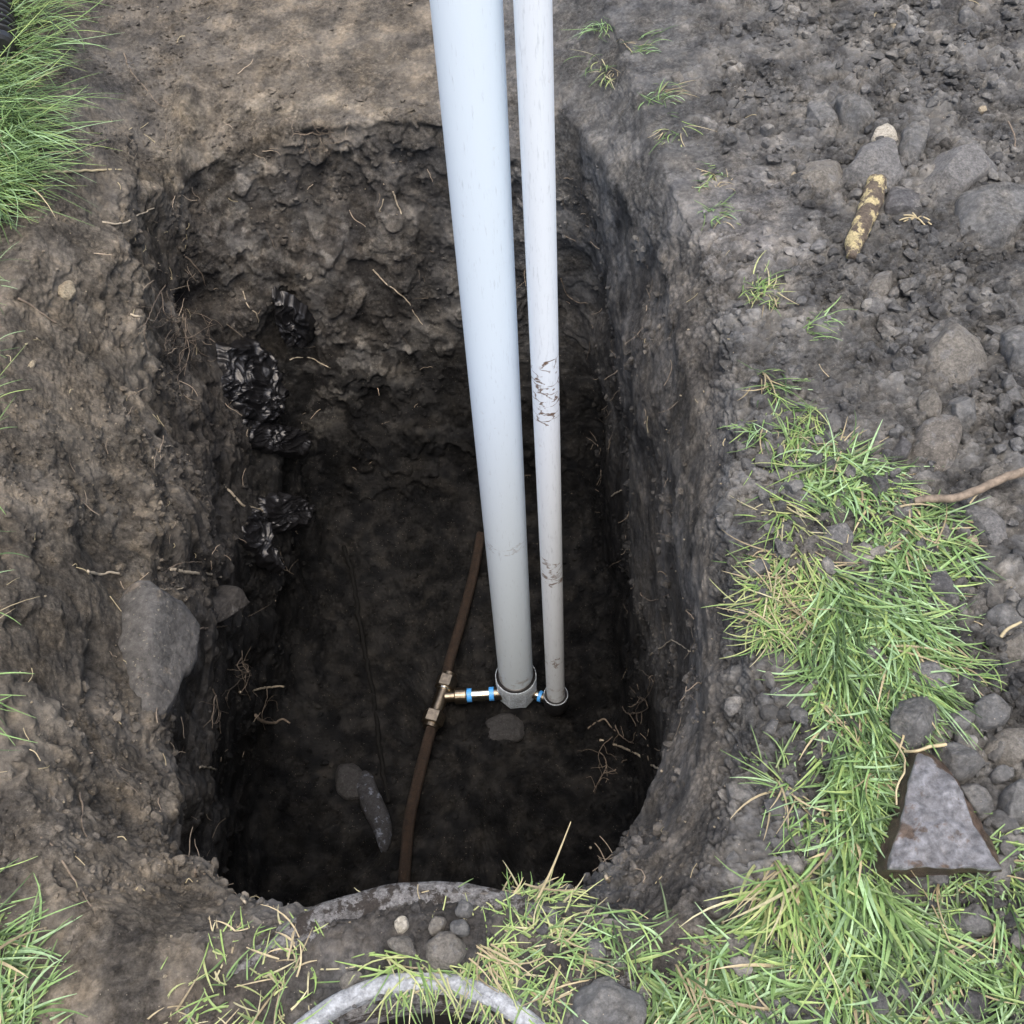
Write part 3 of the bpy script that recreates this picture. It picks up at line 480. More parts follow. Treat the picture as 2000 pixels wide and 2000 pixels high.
# rotten wood
def tube(pts, rad, ns=8, n=None, wob=0., caps=True):
    pts = np.array(pts, float); n = n or max(8, len(pts) * 6); Pc = catmull(pts, n); r = np.interp(np.linspace(0, 1, n), np.linspace(0, 1, len(rad)), rad) if hasattr(rad, '__len__') else np.full(n, rad)
    if wob: Pc = Pc + wob * np.c_[perlin(Pc * 45 + 3), perlin(Pc * 45 + 33), perlin(Pc * 45 + 63)]
    T = np.gradient(Pc, axis=0); T /= np.maximum(np.linalg.norm(T, axis=1), 1e-9)[:, None]; V = []
    a = np.array([0, 0, 1.]) if abs(T[0, 2]) < .9 else np.array([1., 0, 0]); a = np.cross(T[0], a); a /= np.linalg.norm(a)
    for i in range(n):
        a = a - (a @ T[i]) * T[i]; a /= np.linalg.norm(a); b = np.cross(T[i], a); th = np.arange(ns) * 2 * math.pi / ns
        V.append(Pc[i] + r[i] * (np.cos(th)[:, None] * a + np.sin(th)[:, None] * b))
    V = np.concatenate(V); F = [tuple(x) for x in grid_faces(n, ns)]
    if caps: F += [tuple(range(ns))[::-1], tuple(range((n - 1) * ns, n * ns))]
    return V, F
M_WOOD = stone_mat('rotten_wood', (.075, .06, .047), (.17, .14, .11), scale=28, patch=(.50, .43, .24), patch_at=.48, rough=.8)
wp = on_ground([(1710, 365), (1698, 410), (1685, 440), (1668, 480), (1660, 512)]); wp = np.array(wp) + (0, 0, .012)
V, F = tube(wp, [.024, .024, .022, .020, .009], 22, 46)
V += np.c_[fbm(V * 40, 3, 1.) * .006, fbm(V * 40, 3, 5.) * .006, fbm(V * 40, 3, 9.) * .006]
mk('wood_chunk', V, F, M_WOOD, label='rotten piece of wood with yellow flaking patches under the triangular stone', cat='wood')

# ------------------------------------------------------------------ loose crumbs of soil
def icos(sub):
    import bmesh
    bm = bmesh.new(); bmesh.ops.create_icosphere(bm, subdivisions=sub, radius=1); V = np.array([v.co[:] for v in bm.verts]); F = np.array([[v.index for v in f.verts] for f in bm.faces]); bm.free(); return V, F
icoV, icoF = icos(2); ico1 = icos(1)
shapes = []
for k in range(14):
    q = icoV * (1 + .28 * fbm(icoV * 1.2, 2, k * 7.7))[:, None] * (1, RS.uniform(.65, 1), RS.uniform(.5, .8))
    for _ in range(7):
        d = RS.normal(size=3); d /= np.linalg.norm(d); ds = q @ d; m = ds.max() * RS.uniform(.45, .75); q = q - np.outer(np.maximum(ds - m, 0), d)
    shapes.append(q)
scol = col  # crumbs copy the ground colour, painted pit shade included
def scatter(name, prob, count, rlo, rhi, label, mat=SOIL, up=.12, tint=1.0, cat=None):
    ids = np.where(prob > 0)[0]
    # weight by the real area each vertex stands for
    A = np.linalg.norm(np.cross(np.roll(Gd, -1, 1) - Gd, np.gradient(Gd, axis=0)), axis=2).reshape(-1)[ids]
    p = prob[ids] * A; p /= p.sum(); s = RS.choice(ids, count, p=p); V = []; F = []; Cc = []; o = 0
    for i in s:
        r = rlo * (rhi / rlo) ** (RS.rand() ** 2.2); q = shapes[RS.randint(14)]; a = RS.rand() * 6.283; ca, sa = math.cos(a), math.sin(a)
        q = q @ np.array([[ca, sa, 0], [-sa, ca, 0], [0, 0, 1]]); t = RS.normal(size=3) * .3; q = q + np.cross(t, q)
        V.append(Ps[i] + q * r + Nf[i] * r * up + RS.normal(size=3) * .002 * (1, 1, 0)); F.append(icoF + o); o += len(q); Cc.append(np.tile(scol[i] * RS.uniform(.8, 1.25) * tint, (len(q), 1)))
    return mk(name, np.concatenate(V), np.concatenate(F), mat, loc=(0, 0, 0), col=np.concatenate(Cc), kind='stuff', label=label, smooth=False)
vis0 = inview & (d0 < 4.5)
noiz = sstep(-.1, .25, fbm(P0 * 4, 3, 200.))
pr = vis0 * mright * sstep(-.06, 0, z) * (.15 + noiz) * sstep(1330, 1560, u0 - .0 * v0) * (1 - .9 * blob(u0, v0, 1450, 430, 120, 130))
scatter('soil_crumbs', pr, 10500, .0022, .024, 'loose dark grey crumbs of soil spread over the ground right of the grass')
pr2 = vis0 * ((v0 > 1600) & (z > -.35) & (u0 < 1400)) * (.2 + noiz) + vis0 * .9 * left * noiz * (z > -.6) + .25 * vis0 * (u0 < 900) * (v0 < 330) * noiz
scatter('soil_crumbs', pr2, 12000, .0015, .010, 'small brown crumbs of soil around the near and left rim of the pit')
pr3 = vis0 * (z < -.15) * (noiz + .6 * floor) * (1 - mright)
scatter('soil_crumbs', pr3, 7500, .003, .016, 'dark crumbs of soil clinging to the walls and floor of the pit')
pr4 = vis0 * ((u0 > 1300) | (u0 < 800)) * (z > -.5); 
def pebbles():
    ids = np.where(pr4 > 0)[0]; s = RS.choice(ids, 260); V = []; F = []; o = 0
    for i in s:
        r = RS.uniform(.0012, .0035); V.append(Ps[i] + shapes[RS.randint(14)] * r + Nf[i] * r * .5); F.append(icoF + o); o += len(icoV)
    mk('grit', np.concatenate(V), np.concatenate(F), M_TAN, loc=(0, 0, 0), kind='stuff', label='pale grit scattered over the dug soil')
pebbles()
print('crumbs done')

# ------------------------------------------------------------------ manhole
MC = np.array([-.185, .088]); NS = 160
def ring(prof, n=NS, jit=0., c=MC, a0=0, a1=2 * math.pi, seed=0):
    th = np.arange(n) * 2 * math.pi / n; V = []
    for r, zz in prof: V.append(np.c_[c[0] + r * np.cos(th), c[1] + r * np.sin(th), np.full(n, zz)])
    V = np.concatenate(V)
    if jit: V = V + jit * np.c_[fbm(V * 18, 3, seed + 1.), fbm(V * 18, 3, seed + 5.), fbm(V * 18, 3, seed + 9.)]
    return V, [tuple(x) for x in grid_faces(len(prof), n)]
mh = empty('manhole', (*MC, -.03), 'round concrete manhole with a pale grey rim, cut off by the lower edge', 'manhole')
def child(name, V, F, mat, par, **k): 
    V = np.asarray(V) - np.array(par.location); o = mk(name, V, F, mat, parent=par, loc=(0, 0, 0), **k); return o
V, F = ring([(.226, -.02), (.2265, .005), (.2285, .012), (.238, .013), (.2475, .012), (.251, .008), (.252, -.02), (.252, -.09)], jit=.001, seed=3); child('rim', V, F, M_CONC, mh)
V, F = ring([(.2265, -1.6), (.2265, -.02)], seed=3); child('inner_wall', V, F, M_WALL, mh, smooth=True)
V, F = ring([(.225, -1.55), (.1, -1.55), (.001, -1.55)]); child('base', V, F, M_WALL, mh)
CC = np.array([-.185, .045])
V, F = ring([(.26, -.10), (.26, -.012), (.33, -.008), (.40, -.008), (.412, -.010), (.421, -.018), (.424, -.05), (.424, -.5), (.424, -1.0), (.424, -1.66)], 260, .004, CC, seed=20)
child('collar', V, F, M_CONCD, mh, label='dirt covered round concrete body seen at the edge of the pit')

# ------------------------------------------------------------------ pipes
def lathe(prof, cx, cy, n=64, jit=0., lean=(0, 0)):
    V, F = ring(prof, n, jit, np.array([cx, cy])); V[:, 0] += lean[0] * (V[:, 2] - zb); V[:, 1] += lean[1] * (V[:, 2] - zb); return V, F
BX, BY = -.0268, 1.5968; SX, SY = .1012, 1.530
zb = -1.645
lp = empty('plastic_pipe', (BX, BY, ZF), 'thick white plastic pipe standing upright in the pit, the wider of two', 'pipe', 'white upright pipes')
V, F = lathe([(.057, zb)] + [(.057, zb + (1.9 - zb) * k / 30) for k in range(1, 31)] + [(.052, 1.902), (.052, 1.5)], BX, BY, 72, 0., (.0057, -.0018)); child('tube', V, F, M_PVC, lp)
# wide open socket round its foot; eight-sided lower body
def prism_ring(prof, cx, cy, n, rot=0.):
    th = np.arange(n) * 2 * math.pi / n + rot; V = np.concatenate([np.c_[cx + r * np.cos(th), cy + r * np.sin(th), np.full(n, zz)] for r, zz in prof]); return V, [tuple(x) for x in grid_faces(len(prof), n)]
V, F = lathe([(.059, zb - .01), (.0605, zb + .055), (.0655, zb + .078), (.0675, zb + .080), (.0688, zb + .076), (.069, zb + .03), (.066, zb - .005)], BX, BY, 72, .001); hb = child('socket', V, F, M_HUB, lp)
V, F = prism_ring([(.069, zb + .034), (.0715, zb + .030), (.0715, zb - .03), (.058, zb - .065), (.001, zb - .067)], BX, BY, 8, .39); child('octagonal_base', V, F, M_HUB, lp, smooth=False)
V, F = lathe([(.0572, zb + .086), (.0650, zb + .083), (.0662, zb + .079), (.0662, zb + .05)], BX, BY, 60); child('gap_ring', V, F, M_BLACK, lp)  # black ring filling the open gap, standing in for its shade
sp = empty('plastic_pipe', (SX, SY, ZF), 'thin scuffed white plastic pipe with mud scratches, right of the thick pipe', 'pipe', 'white upright pipes')
zs = -1.645
V, F = lathe([(.030, zs)] + [(.030, zs + (1.8 - zs) * k / 30) for k in range(1, 31)] + [(.027, 1.8), (.027, 1.5)], SX, SY, 48, 0., (-.0056, .0107)); child('tube', V, F, M_PVC2, sp)
V, F = lathe([(.031, zs - .0), (.0302, zs + .05), (.039, zs + .052), (.0415, zs + .045), (.0415, zs - .01), (.036, zs - .035), (.03, zs - .045), (.001, zs - .047)], SX, SY, 48); child('socket', V, F, M_BLACK, sp)
V, F = lathe([(.0385, zs + .0515), (.0388, zs + .0535), (.0400, zs + .0535), (.0405, zs + .0500)], SX, SY, 48); child('socket_lip', V, F, M_HUB, sp)

# copper service pipe with its tee
ZC = ZF + .05
def fl(u, v, dz=.02): p = at(u, v, ZC); return p
cp = empty('water_pipe', tuple(fl(868, 1365)), 'tarnished copper water pipe with a brass tee lying along the pit floor', 'pipe')
def rod(name, pts, r, mat, par, ns=20, n=None, **k):
    V, F = tube(pts, r, ns, n); return child(name, V, F, mat, par, **k)
up_p = [fl(868, 1335), fl(880, 1285), fl(902, 1210), fl(925, 1120), fl(940, 1040), fl(950, 985) + (0, 0, .01), fl(956, 955) + (0, 0, .03)]
dn_p = [fl(850, 1398), fl(835, 1450), fl(815, 1530), fl(800, 1600), fl(793, 1670), fl(787, 1760), fl(783, 1850)]
rod('copper_tube', up_p, .0175, M_COPPER, cp, 20, 60); rod('copper_tube', dn_p, .0185, M_COPPER, cp, 20, 60)
T0, T1 = fl(868, 1345), fl(851, 1392); ax = (T1 - T0); ax /= np.linalg.norm(ax)
Tm = (T0 + T1) / 2
tee = rod('tee', [T0 - ax * .01, T1 + ax * .01], .023, M_BRASS, cp, 28)
def hexnut(name, c, a, r, L, mat, par, n=6, **k):
    a = a / np.linalg.norm(a); s = np.cross(a, (0, 0, 1)); s /= np.linalg.norm(s); t = np.cross(s, a); th = np.arange(n) * 2 * math.pi / n
    V = []
    for f, rr in ((-.5, .72), (-.5, .9), (-.42, 1), (.42, 1), (.5, .9), (.5, .72)): V.append(c + a * f * L + rr * r * (np.cos(th)[:, None] * s + np.sin(th)[:, None] * t))
    return child(name, np.concatenate(V), [tuple(x) for x in grid_faces(6, n)] + [tuple(range(n)), tuple(range(5 * n, 6 * n))], mat, par, smooth=False, **k)
hexnut('nut', T0 - ax * .022, ax, .036, .046, M_BRASS, cp); hexnut('nut', T1 + ax * .022, ax, .038, .046, M_BRASS, cp)
hexnut('ferrule', T0 - ax * .050, ax, .025, .016, M_BRASS, cp, 24); hexnut('ferrule', T1 + ax * .050, ax, .026, .018, M_BRASS, cp, 24)
hexnut('ferrule', T0 + ax * .004, ax, .027, .01, M_SHINY, cp, 24); hexnut('ferrule', T1 - ax * .004 + ax * .042, ax, .031, .008, M_SHINY, cp, 24)
Bc = fl(868, 1361); E = np.array([BX - .060, BY - .022, ZC + .004]); bd = E - Bc; bl = np.linalg.norm(bd); bd /= bl
rod('branch_neck', [Bc, Bc + bd * bl * .33], .0195, M_BRASS, cp, 24)
hexnut('coupling', Bc + bd * bl * .30, bd, .028, .042, M_BRASS, cp, 28)
rod('nipple', [Bc + bd * bl * .3, Bc + bd * bl * 1.05], .0215, M_SHINY, cp, 28)
hexnut('tape_band', Bc + bd * bl * .455, bd, .0235, .018, M_TAPE, cp, 28); hexnut('tape_band', Bc + bd * bl * .86, bd, .0235, .018, M_TAPE, cp, 28)
hexnut('coupling', Bc + bd * bl * .97, bd, .0225, .03, M_BRASS, cp, 28)
E2 = np.array([SX - .012, SY + .002, ZC + .004]); S2 = np.array([BX + .050, BY - .028, ZC + .002]); d2 = E2 - S2; l2 = np.linalg.norm(d2); d2 /= l2
rod('nipple', [S2, S2 + d2 * l2 * 1.1], .016, M_BRASS, cp, 24); hexnut('tape_band', S2 + d2 * l2 * .42, d2, .0195, .012, M_TAPE, cp, 24)
hexnut('coupling', S2 + d2 * l2 * .28, d2, .0185, .01, M_SHINY, cp, 24)
# old groove-like dark cable on the floor
gp_ = [hit(*p)[0] + (0, 0, .010) for p in ((672, 1070), (690, 1130), (700, 1200), (715, 1280), (728, 1350), (738, 1430), (748, 1500), (760, 1570))]
V, F = tube(gp_, .008, 8, 60, .006); mk('root', V, F, M_ROOTD, label='long straight dark root along the pit floor left of the copper pipe', cat='root', group='roots')

# corrugated hose in the top left corner
def hose():
    p0 = np.array(at(2, 96, .05)); p1 = np.array(at(-44, -260, .05)); a = p1 - p0; L = np.linalg.norm(a); a /= L; s = np.cross(a, (0, 0, 1)); s /= np.linalg.norm(s); t = np.cross(s, a); n = 48; V = []
    prof = [(0, .012), (0, .030), (.004, .040), (.022, .043), (.026, .043)]; x = .028
    while x < L:
        for dx, r in ((0, .030), (.008, .030), (.012, .031), (.015, .047), (.018, .049), (.024, .048), (.027, .031)): prof.append((x + dx, r))
        x += .032
    th = np.arange(n) * 2 * math.pi / n
    for xx, r in prof: V.append(p0 + a * xx + r * (np.cos(th)[:, None] * s + np.sin(th)[:, None] * t))
    mk('corrugated_hose', np.concatenate(V), [tuple(q) for q in grid_faces(len(prof), n)] + [tuple(range(n))], M_BLACK, smooth=False, label='end of a black corrugated hose lying on the grass in the top left corner', cat='hose')
hose()

# ------------------------------------------------------------------ black plastic scraps stuck in the left wall
M_FILM = plain('black_plastic_film', (.009, .009, .010), .36, 0, .6, 30, .002, .5)
def film(name, pts, label, amp=.020, seed=0, n=150, sc=11.):
    P = plane_pts(pts, .01, False); c = P.mean(0); q = P - c; _, _, vt = np.linalg.svd(q, full_matrices=False); nr = vt[2]
    if nr @ (CAM - c) < 0: nr = -nr
    e1 = vt[0]; e2 = np.cross(nr, e1); lo = catmull(np.c_[q @ e1, q @ e2], n, True); rr_ = np.linalg.norm(lo, axis=1).mean(); lo = lo * (1.08 + .22 * fbm(np.c_[lo / rr_ * 3.5, np.full(n, seed * 3.1)], 4))[:, None]; ks = np.linspace(1, .0, 70)
    X = np.concatenate([lo * k for k in ks]); W = c + X[:, :1] * e1 + X[:, 1:] * e2; K = np.repeat(ks, n)
    L3 = np.c_[X[:, 0] * .62, X[:, 1] * 1.05, X[:, 0] * .0 + seed]; Q = (L3 + .075 * np.c_[perlin(W * 9 + seed), perlin(W * 9 + 20 + seed), perlin(W * 9 + 40 + seed)]) * sc * 1.5
    r1 = (1 - np.minimum(np.abs(perlin(Q + seed)) * 2.6, 1)) ** 1.6; r2 = (1 - np.minimum(np.abs(perlin(Q * 2.1 + 9 + seed)) * 2.6, 1)) ** 2; r3 = (1 - np.minimum(np.abs(perlin(Q * 4.5 + 19 + seed)) * 2.4, 1)) ** 2
    hgt = amp * (1.0 * r1 + .45 * r2 + .10 * r3) * (.3 + .7 * sstep(1, .85, K)) + .034 * sstep(1.02, .8, K) + .006
    W = W + nr * hgt[:, None] + np.outer(perlin(Q * 1.5 + 70) * amp * .5, e2)
    F = grid_faces(70, n); o = mk(name, W, F, M_FILM, label=label, cat='plastic scrap', group='black plastic scraps in the left wall')
    s = o.modifiers.new('thick', 'SOLIDIFY'); s.thickness = .0012; s.offset = 1; return o
zF = (380, 530, 3.22)
film('plastic_scrap', Z([(490, 110), (540, 130), (640, 180), (730, 280), (735, 420), (690, 440), (610, 440), (560, 400), (530, 320), (500, 220)], *zF), 'uppermost black plastic scrap, small and folded lengthwise', .014, 3)
film('plastic_scrap', Z([(150, 500), (300, 450), (400, 490), (480, 600), (540, 720), (520, 850), (490, 930), (400, 960), (290, 930), (220, 870), (110, 780), (100, 690), (165, 600)], *zF), 'widest crumpled black plastic scrap with shiny looped folds, directly above the flat strip', .020, 11)
film('plastic_scrap', Z([(160, 960), (250, 930), (400, 960), (540, 980), (650, 1010), (690, 1080), (660, 1165), (540, 1160), (400, 1130), (250, 1080), (150, 1040)], *zF), 'flat layered strip of black plastic below the widest scrap', .013, 23, sc=11)
film('plastic_scrap', Z([(390, 1430), (520, 1400), (650, 1440), (700, 1500), (690, 1590), (600, 1620), (520, 1640), (440, 1600), (380, 1520)], *zF), 'glossy black plastic scrap crossed by a pale root', .014, 31)
film('plastic_scrap', Z([(300, 1490), (390, 1540), (440, 1620), (430, 1700), (480, 1800), (520, 1900), (480, 1880), (400, 1830), (330, 1760), (250, 1700), (240, 1600)], *zF), 'lowest black plastic scrap, hanging in a pointed tail', .012, 41)

# ------------------------------------------------------------------ roots, twigs and straws
def surf_line(pts, off, lifts=None):
    out = []
    for k, (u, v) in enumerate(pts):
        p, n = hit(u, v); out.append(p + n * (off + (lifts[k] if lifts else 0)))
    return out
def root(pts, r0, r1, mat, label, name='root', cat='root', lifts=None, wob=.003, n=None, grp='roots'):
    if name == 'stick':
        zz = np.median([hit(*p)[0][2] for p in pts]); Q = [at(u, v, zz + .012 + (lifts[k] if lifts else 0)) for k, (u, v) in enumerate(pts)]; r0 *= .72; r1 *= .72
        V, F = tube(Q, [r0, r1], 9, 60, .002); return mk(name, V, F, mat, label=label, cat=cat)
    r0 *= .72; r1 *= .6; V, F = tube(surf_line(pts, r0 * .5, lifts), [r0, (r0 + r1) / 2, r1], 7, n or 8 * len(pts), wob)
    return mk(name, V, F, mat, label=label, cat=cat, group=grp)
RT = [
 (Z([(820, 680), (860, 640), (905, 612), (950, 625), (1010, 660)], *z4), .0035, .0025, M_ROOTL, 'bright white bent root bridging the left rim'),
 (Z([(1200, 820), (1250, 870), (1310, 930), (1360, 940), (1440, 970), (1520, 1020), (1600, 1030)], *z4), .006, .004, M_ROOTL, 'pale thick root running across the glossy plastic scrap'),
 (Z([(915, 1275), (970, 1285), (1060, 1300), (1130, 1303), (1190, 1310)], *z4), .0065, .005, M_ROOTL, 'straight yellowish root stub above the grey boulder'),
 (Z([(870, 1330), (900, 1280), (980, 1240), (1090, 1235)], *z4), .003, .002, M_ROOT, 'thin arched root over the yellowish root stub'),
 (Z([(470, 1285), (530, 1300), (590, 1290), (640, 1295)], *z4), .005, .004, M_ROOTL, 'pale forked root left of the yellowish stub'),
 (Z([(830, 1375), (900, 1385), (985, 1375)], *z4), .0025, .002, M_ROOTL, 'thin pale root at the top edge of the boulder'),
 (Z([(550, 1200), (630, 1210), (700, 1190), (760, 1150), (830, 1120)], *z1), .004, .003, M_ROOTL, 'pale curved root on the upper left slope'),
 (Z([(670, 290), (700, 370), (740, 430), (800, 490), (850, 560), (900, 580)], *z1), .003, .0015, M_ROOT, 'long wavy root hanging down the upper left slope'),
 (Z([(230, 935), (330, 930), (440, 925), (560, 920), (655, 915)], *z1), .006, .004, M_STRAW, 'pale broken stalk poking from the upper left grass'),
 (Z([(100, 1610), (180, 1660), (240, 1705), (305, 1745)], *z1), .004, .003, M_ROOT, 'straight twig pinned to the left slope'),
 (Z([(990, 1370), (1040, 1420), (1080, 1470), (1110, 1540)], *z1), .004, .002, M_ROOT, 'wavy root below the small cave'),
 (Z([(1310, 1570), (1330, 1640), (1380, 1690), (1395, 1740)], *z1), .003, .002, M_ROOTL, 'short pale root left of the uppermost plastic scrap'),
 (Z([(700, 1695), (760, 1710), (825, 1730)], *z1), .005, .003, M_ROOTL, 'short pale splinter on the left ridge'),
 (Z([(800, 1430), (850, 1450), (900, 1475), (960, 1490)], *z1), .003, .002, M_ROOT, 'brown root entering the small cave'),
 (Z([(1560, 145), (1610, 130), (1680, 135), (1740, 170), (1780, 190)], *z4), .0035, .002, M_ROOTL, 'pale root on the far wall right of the widest plastic scrap'),
 (Z([(1290, 140), (1380, 130), (1440, 118), (1530, 115)], 0, 1300, 2.76), .005, .006, M_ROOTL, 'pale cut root end sticking out of the dark left wall, upper one'),
 (Z([(1370, 270), (1410, 300), (1470, 310), (1520, 290), (1560, 315)], 0, 1300, 2.76), .008, .005, M_ROOT, 'thick curved root sticking out of the dark left wall, lower one'),
 (Z([(1075, 545), (1120, 548), (1165, 562)], 0, 1300, 2.76), .004, .004, M_ROOTL, 'short pale root stub on the left wall below the boulder'),
 (Z([(225, 920), (290, 980), (340, 1060), (400, 1160), (460, 1240), (510, 1340)], 0, 1300, 2.76), .0035, .002, M_ROOT, 'long thin root trailing down the lower left slope'),
 (Z([(430, 690), (450, 770), (440, 850), (465, 930)], 0, 1300, 2.76), .0025, .002, M_ROOT, 'short hanging root on the lower left slope'),
 (Z([(1305, 1245), (1330, 1280), (1380, 1240), (1450, 1210)], 0, 1300, 2.76), .003, .002, M_ROOTL, 'forked pale root at the near lip of the pit'),
 (Z([(1055, 1140), (1060, 1080), (1095, 1030)], 0, 1300, 2.76), .003, .002, M_ROOT, 'thin root rising at the near left lip of the pit'),
 (Z([(1440, 400), (1530, 430), (1640, 475), (1720, 535), (1780, 570)], 650, 1300, 2.76), .006, .004, M_ROOTL, 'long pale root across the lower right wall'),
 (Z([(1380, 340), (1460, 290), (1500, 330), (1525, 355)], 650, 1300, 2.76), .005, .003, M_ROOT, 'bent root on the right wall near the pipe bases'),
 (Z([(1460, 580), (1520, 565), (1560, 520), (1585, 505)], 650, 1300, 2.76), .003, .003, M_ROOT, 'small hooked root under the long pale root of the right wall'),
 (Z([(1390, 980), (1440, 1040), (1460, 1110), (1490, 1165)], 650, 1300, 2.76), .006, .004, M_ROOTL, 'pale root rising from the near right corner of the pit'),
 (Z([(1715, 1735), (1780, 1690), (1830, 1660), (1930, 1715)], 650, 650, 2.76), .003, .002, M_ROOTL, 'pale angled root on the middle right wall'),
 (Z([(1505, 880), (1560, 845)], 650, 650, 2.76), .004, .003, M_ROOTL, 'short pale splinter on the middle right wall'),
 (Z([(1660, 1400), (1680, 1430), (1740, 1440), (1810, 1410)], 650, 650, 2.76), .0025, .002, M_ROOT, 'thin looping root on the right wall'),
 (Z([(1230, 1500), (1260, 1580), (1310, 1625), (1375, 1635)], 650, 0, 2.76), .0025, .002, M_ROOT, 'thin root on the far right wall beside the thin pipe'),
 (Z([(215, 1450), (270, 1510), (330, 1560), (400, 1620), (440, 1690), (485, 1750)], 650, 0, 2.76), .0035, .002, M_ROOTL, 'long pale root slanting down the far wall left of the thick pipe'),
 (Z([(325, 1030), (345, 1090), (370, 1155)], 650, 0, 2.76), .004, .003, M_ROOTL, 'pair of pale root tips on the far wall, right one'),
 (Z([(275, 1070), (250, 1140)], 650, 0, 2.76), .003, .002, M_ROOTL, 'pair of pale root tips on the far wall, left one'),
 (Z([(1035, 1600), (1120, 1590), (1220, 1580)], *z4), .003, .003, M_ROOT, 'thin root below the flat pointed rock'),
]
for pts, r0, r1, mat, lab in RT: root(pts, r0, r1, mat, lab)
# woody stick and twigs on the right
root(Z([(1340, 905), (1450, 895), (1560, 890), (1680, 850), (1780, 800), (1860, 770), (1960, 740)], *zB), .010, .0115, M_ROOT, 'long woody stick reaching in from the right edge over the grass', 'stick', 'stick', grp=None, lifts=[.01, .02, .03, .03, .03, .03, .03])
root(Z([(1640, 920), (1690, 860), (1760, 810)], *zB), .002, .003, M_STRAW, 'thin side twig lying against the woody stick', 'stick', 'stick', grp=None, lifts=[.015, .02, .03])
root(Z([(1810, 1640), (1860, 1590), (1915, 1555)], *zB), .004, .003, M_STRAW, 'pale twig on the clods at the right edge', 'stick', 'stick', grp=None, lifts=[.02, .03, .03])
root(Z([(1290, 465), (1350, 462), (1420, 440), (1515, 425)], *zC), .003, .004, M_STRAW, 'pale stalk lying across the tip of the triangular wedge stone', 'stick', 'stick', grp=None, lifts=[.02, .03, .03, .02])
root(Z([(1240, 750), (1250, 650), (1290, 550), (1275, 460), (1210, 390)], *zC), .002, .002, M_STRAW, 'thin curved stalk along the left side of the triangular wedge stone', 'stick', 'stick', grp=None, lifts=[.05, .06, .05, .03, .01])
root(Z([(1865, 680), (1855, 740), (1860, 790), (1880, 830)], *z3), .003, .002, M_ROOT, 'dry forked rootlet by the pointed end of the wedge stone', grp=None, lifts=[.02, .01, .01, .0])
def dry_tuft(u, v):
    Vs = []; Fs = []; o = 0
    for a, l in ((175, 55), (200, 35), (10, 50), (40, 45), (25, 60), (160, 40), (240, 25)):
        x = math.cos(math.radians(a)) * l * .6; y = math.sin(math.radians(a)) * l * .5
        V, F = tube(surf_line([(u, v), (u + x * .5, v + y * .4 - 3), (u + x, v + y)], .005), [.003, .0015], 5, 8); Vs.append(V); Fs += [tuple(i + o for i in f) for f in F]; o += len(V)
    mk('straw_tuft', np.concatenate(Vs), Fs, M_STRAW, label='little star of dry straw on the soil right of the rotten wood', cat='straw')
dry_tuft(1787, 428)
def tangle(starts, label, cnt, spread, Lr, seed):
    rs = np.random.RandomState(seed); Vs = []; Fs = []; o = 0
    def strand(u, v, au, L, r, depth):
        nonlocal o
        pts = [(u, v)]; a = au
        for _ in range(6): a += rs.normal() * .45; u += math.cos(a) * L / 6; v += math.sin(a) * L / 6; pts.append((u, v))
        P = surf_line(pts, .004, [.004 + .006 * rs.rand() for _ in pts]); P = [P[0]] + [P[k] * .5 + (P[k - 1] + P[k + 1]) * .25 for k in range(1, 6)] + [P[6]]
        V, F = tube(P, [r, r * .5], 5, 26, .002); Vs.append(V); Fs.append(np.array([f for f in F if len(f) == 4]) + o); o += len(V)
        if depth: 
            for k in (2, 3, 5): strand(*pts[k], a + rs.choice([-1, 1]) * rs.uniform(.5, 1.1), L * .5, r * .6, depth - 1)
    for k in range(cnt):
        u, v = starts[k % len(starts)]; strand(u + rs.normal() * spread, v + rs.normal() * spread, math.pi / 2 + rs.normal() * .6, rs.uniform(*Lr), rs.uniform(.0012, .0024), 1)
    mk('root', np.concatenate(Vs), np.concatenate(Fs), M_ROOT, label=label, cat='root', group='roots')
tangle([(320, 560), (345, 600), (365, 640), (330, 640)], 'tangle of branching roots hanging from the ridge of the left rim below the small cave', 9, 12, (60, 120), 4)
tangle([(460, 1290), (480, 1330), (440, 1350)], 'tangle of thin roots on the dark left wall beside the cut root ends', 7, 14, (50, 90), 8)
tangle([(1200, 1430), (1230, 1380), (1180, 1480)], 'tangle of thin roots on the right wall level with the pipe bases', 6, 14, (50, 90), 12)
tangle([(610, 262), (620, 262), (640, 264)], 'short hanging rootlets under the top edge of the far wall', 7, 16, (25, 45), 16)
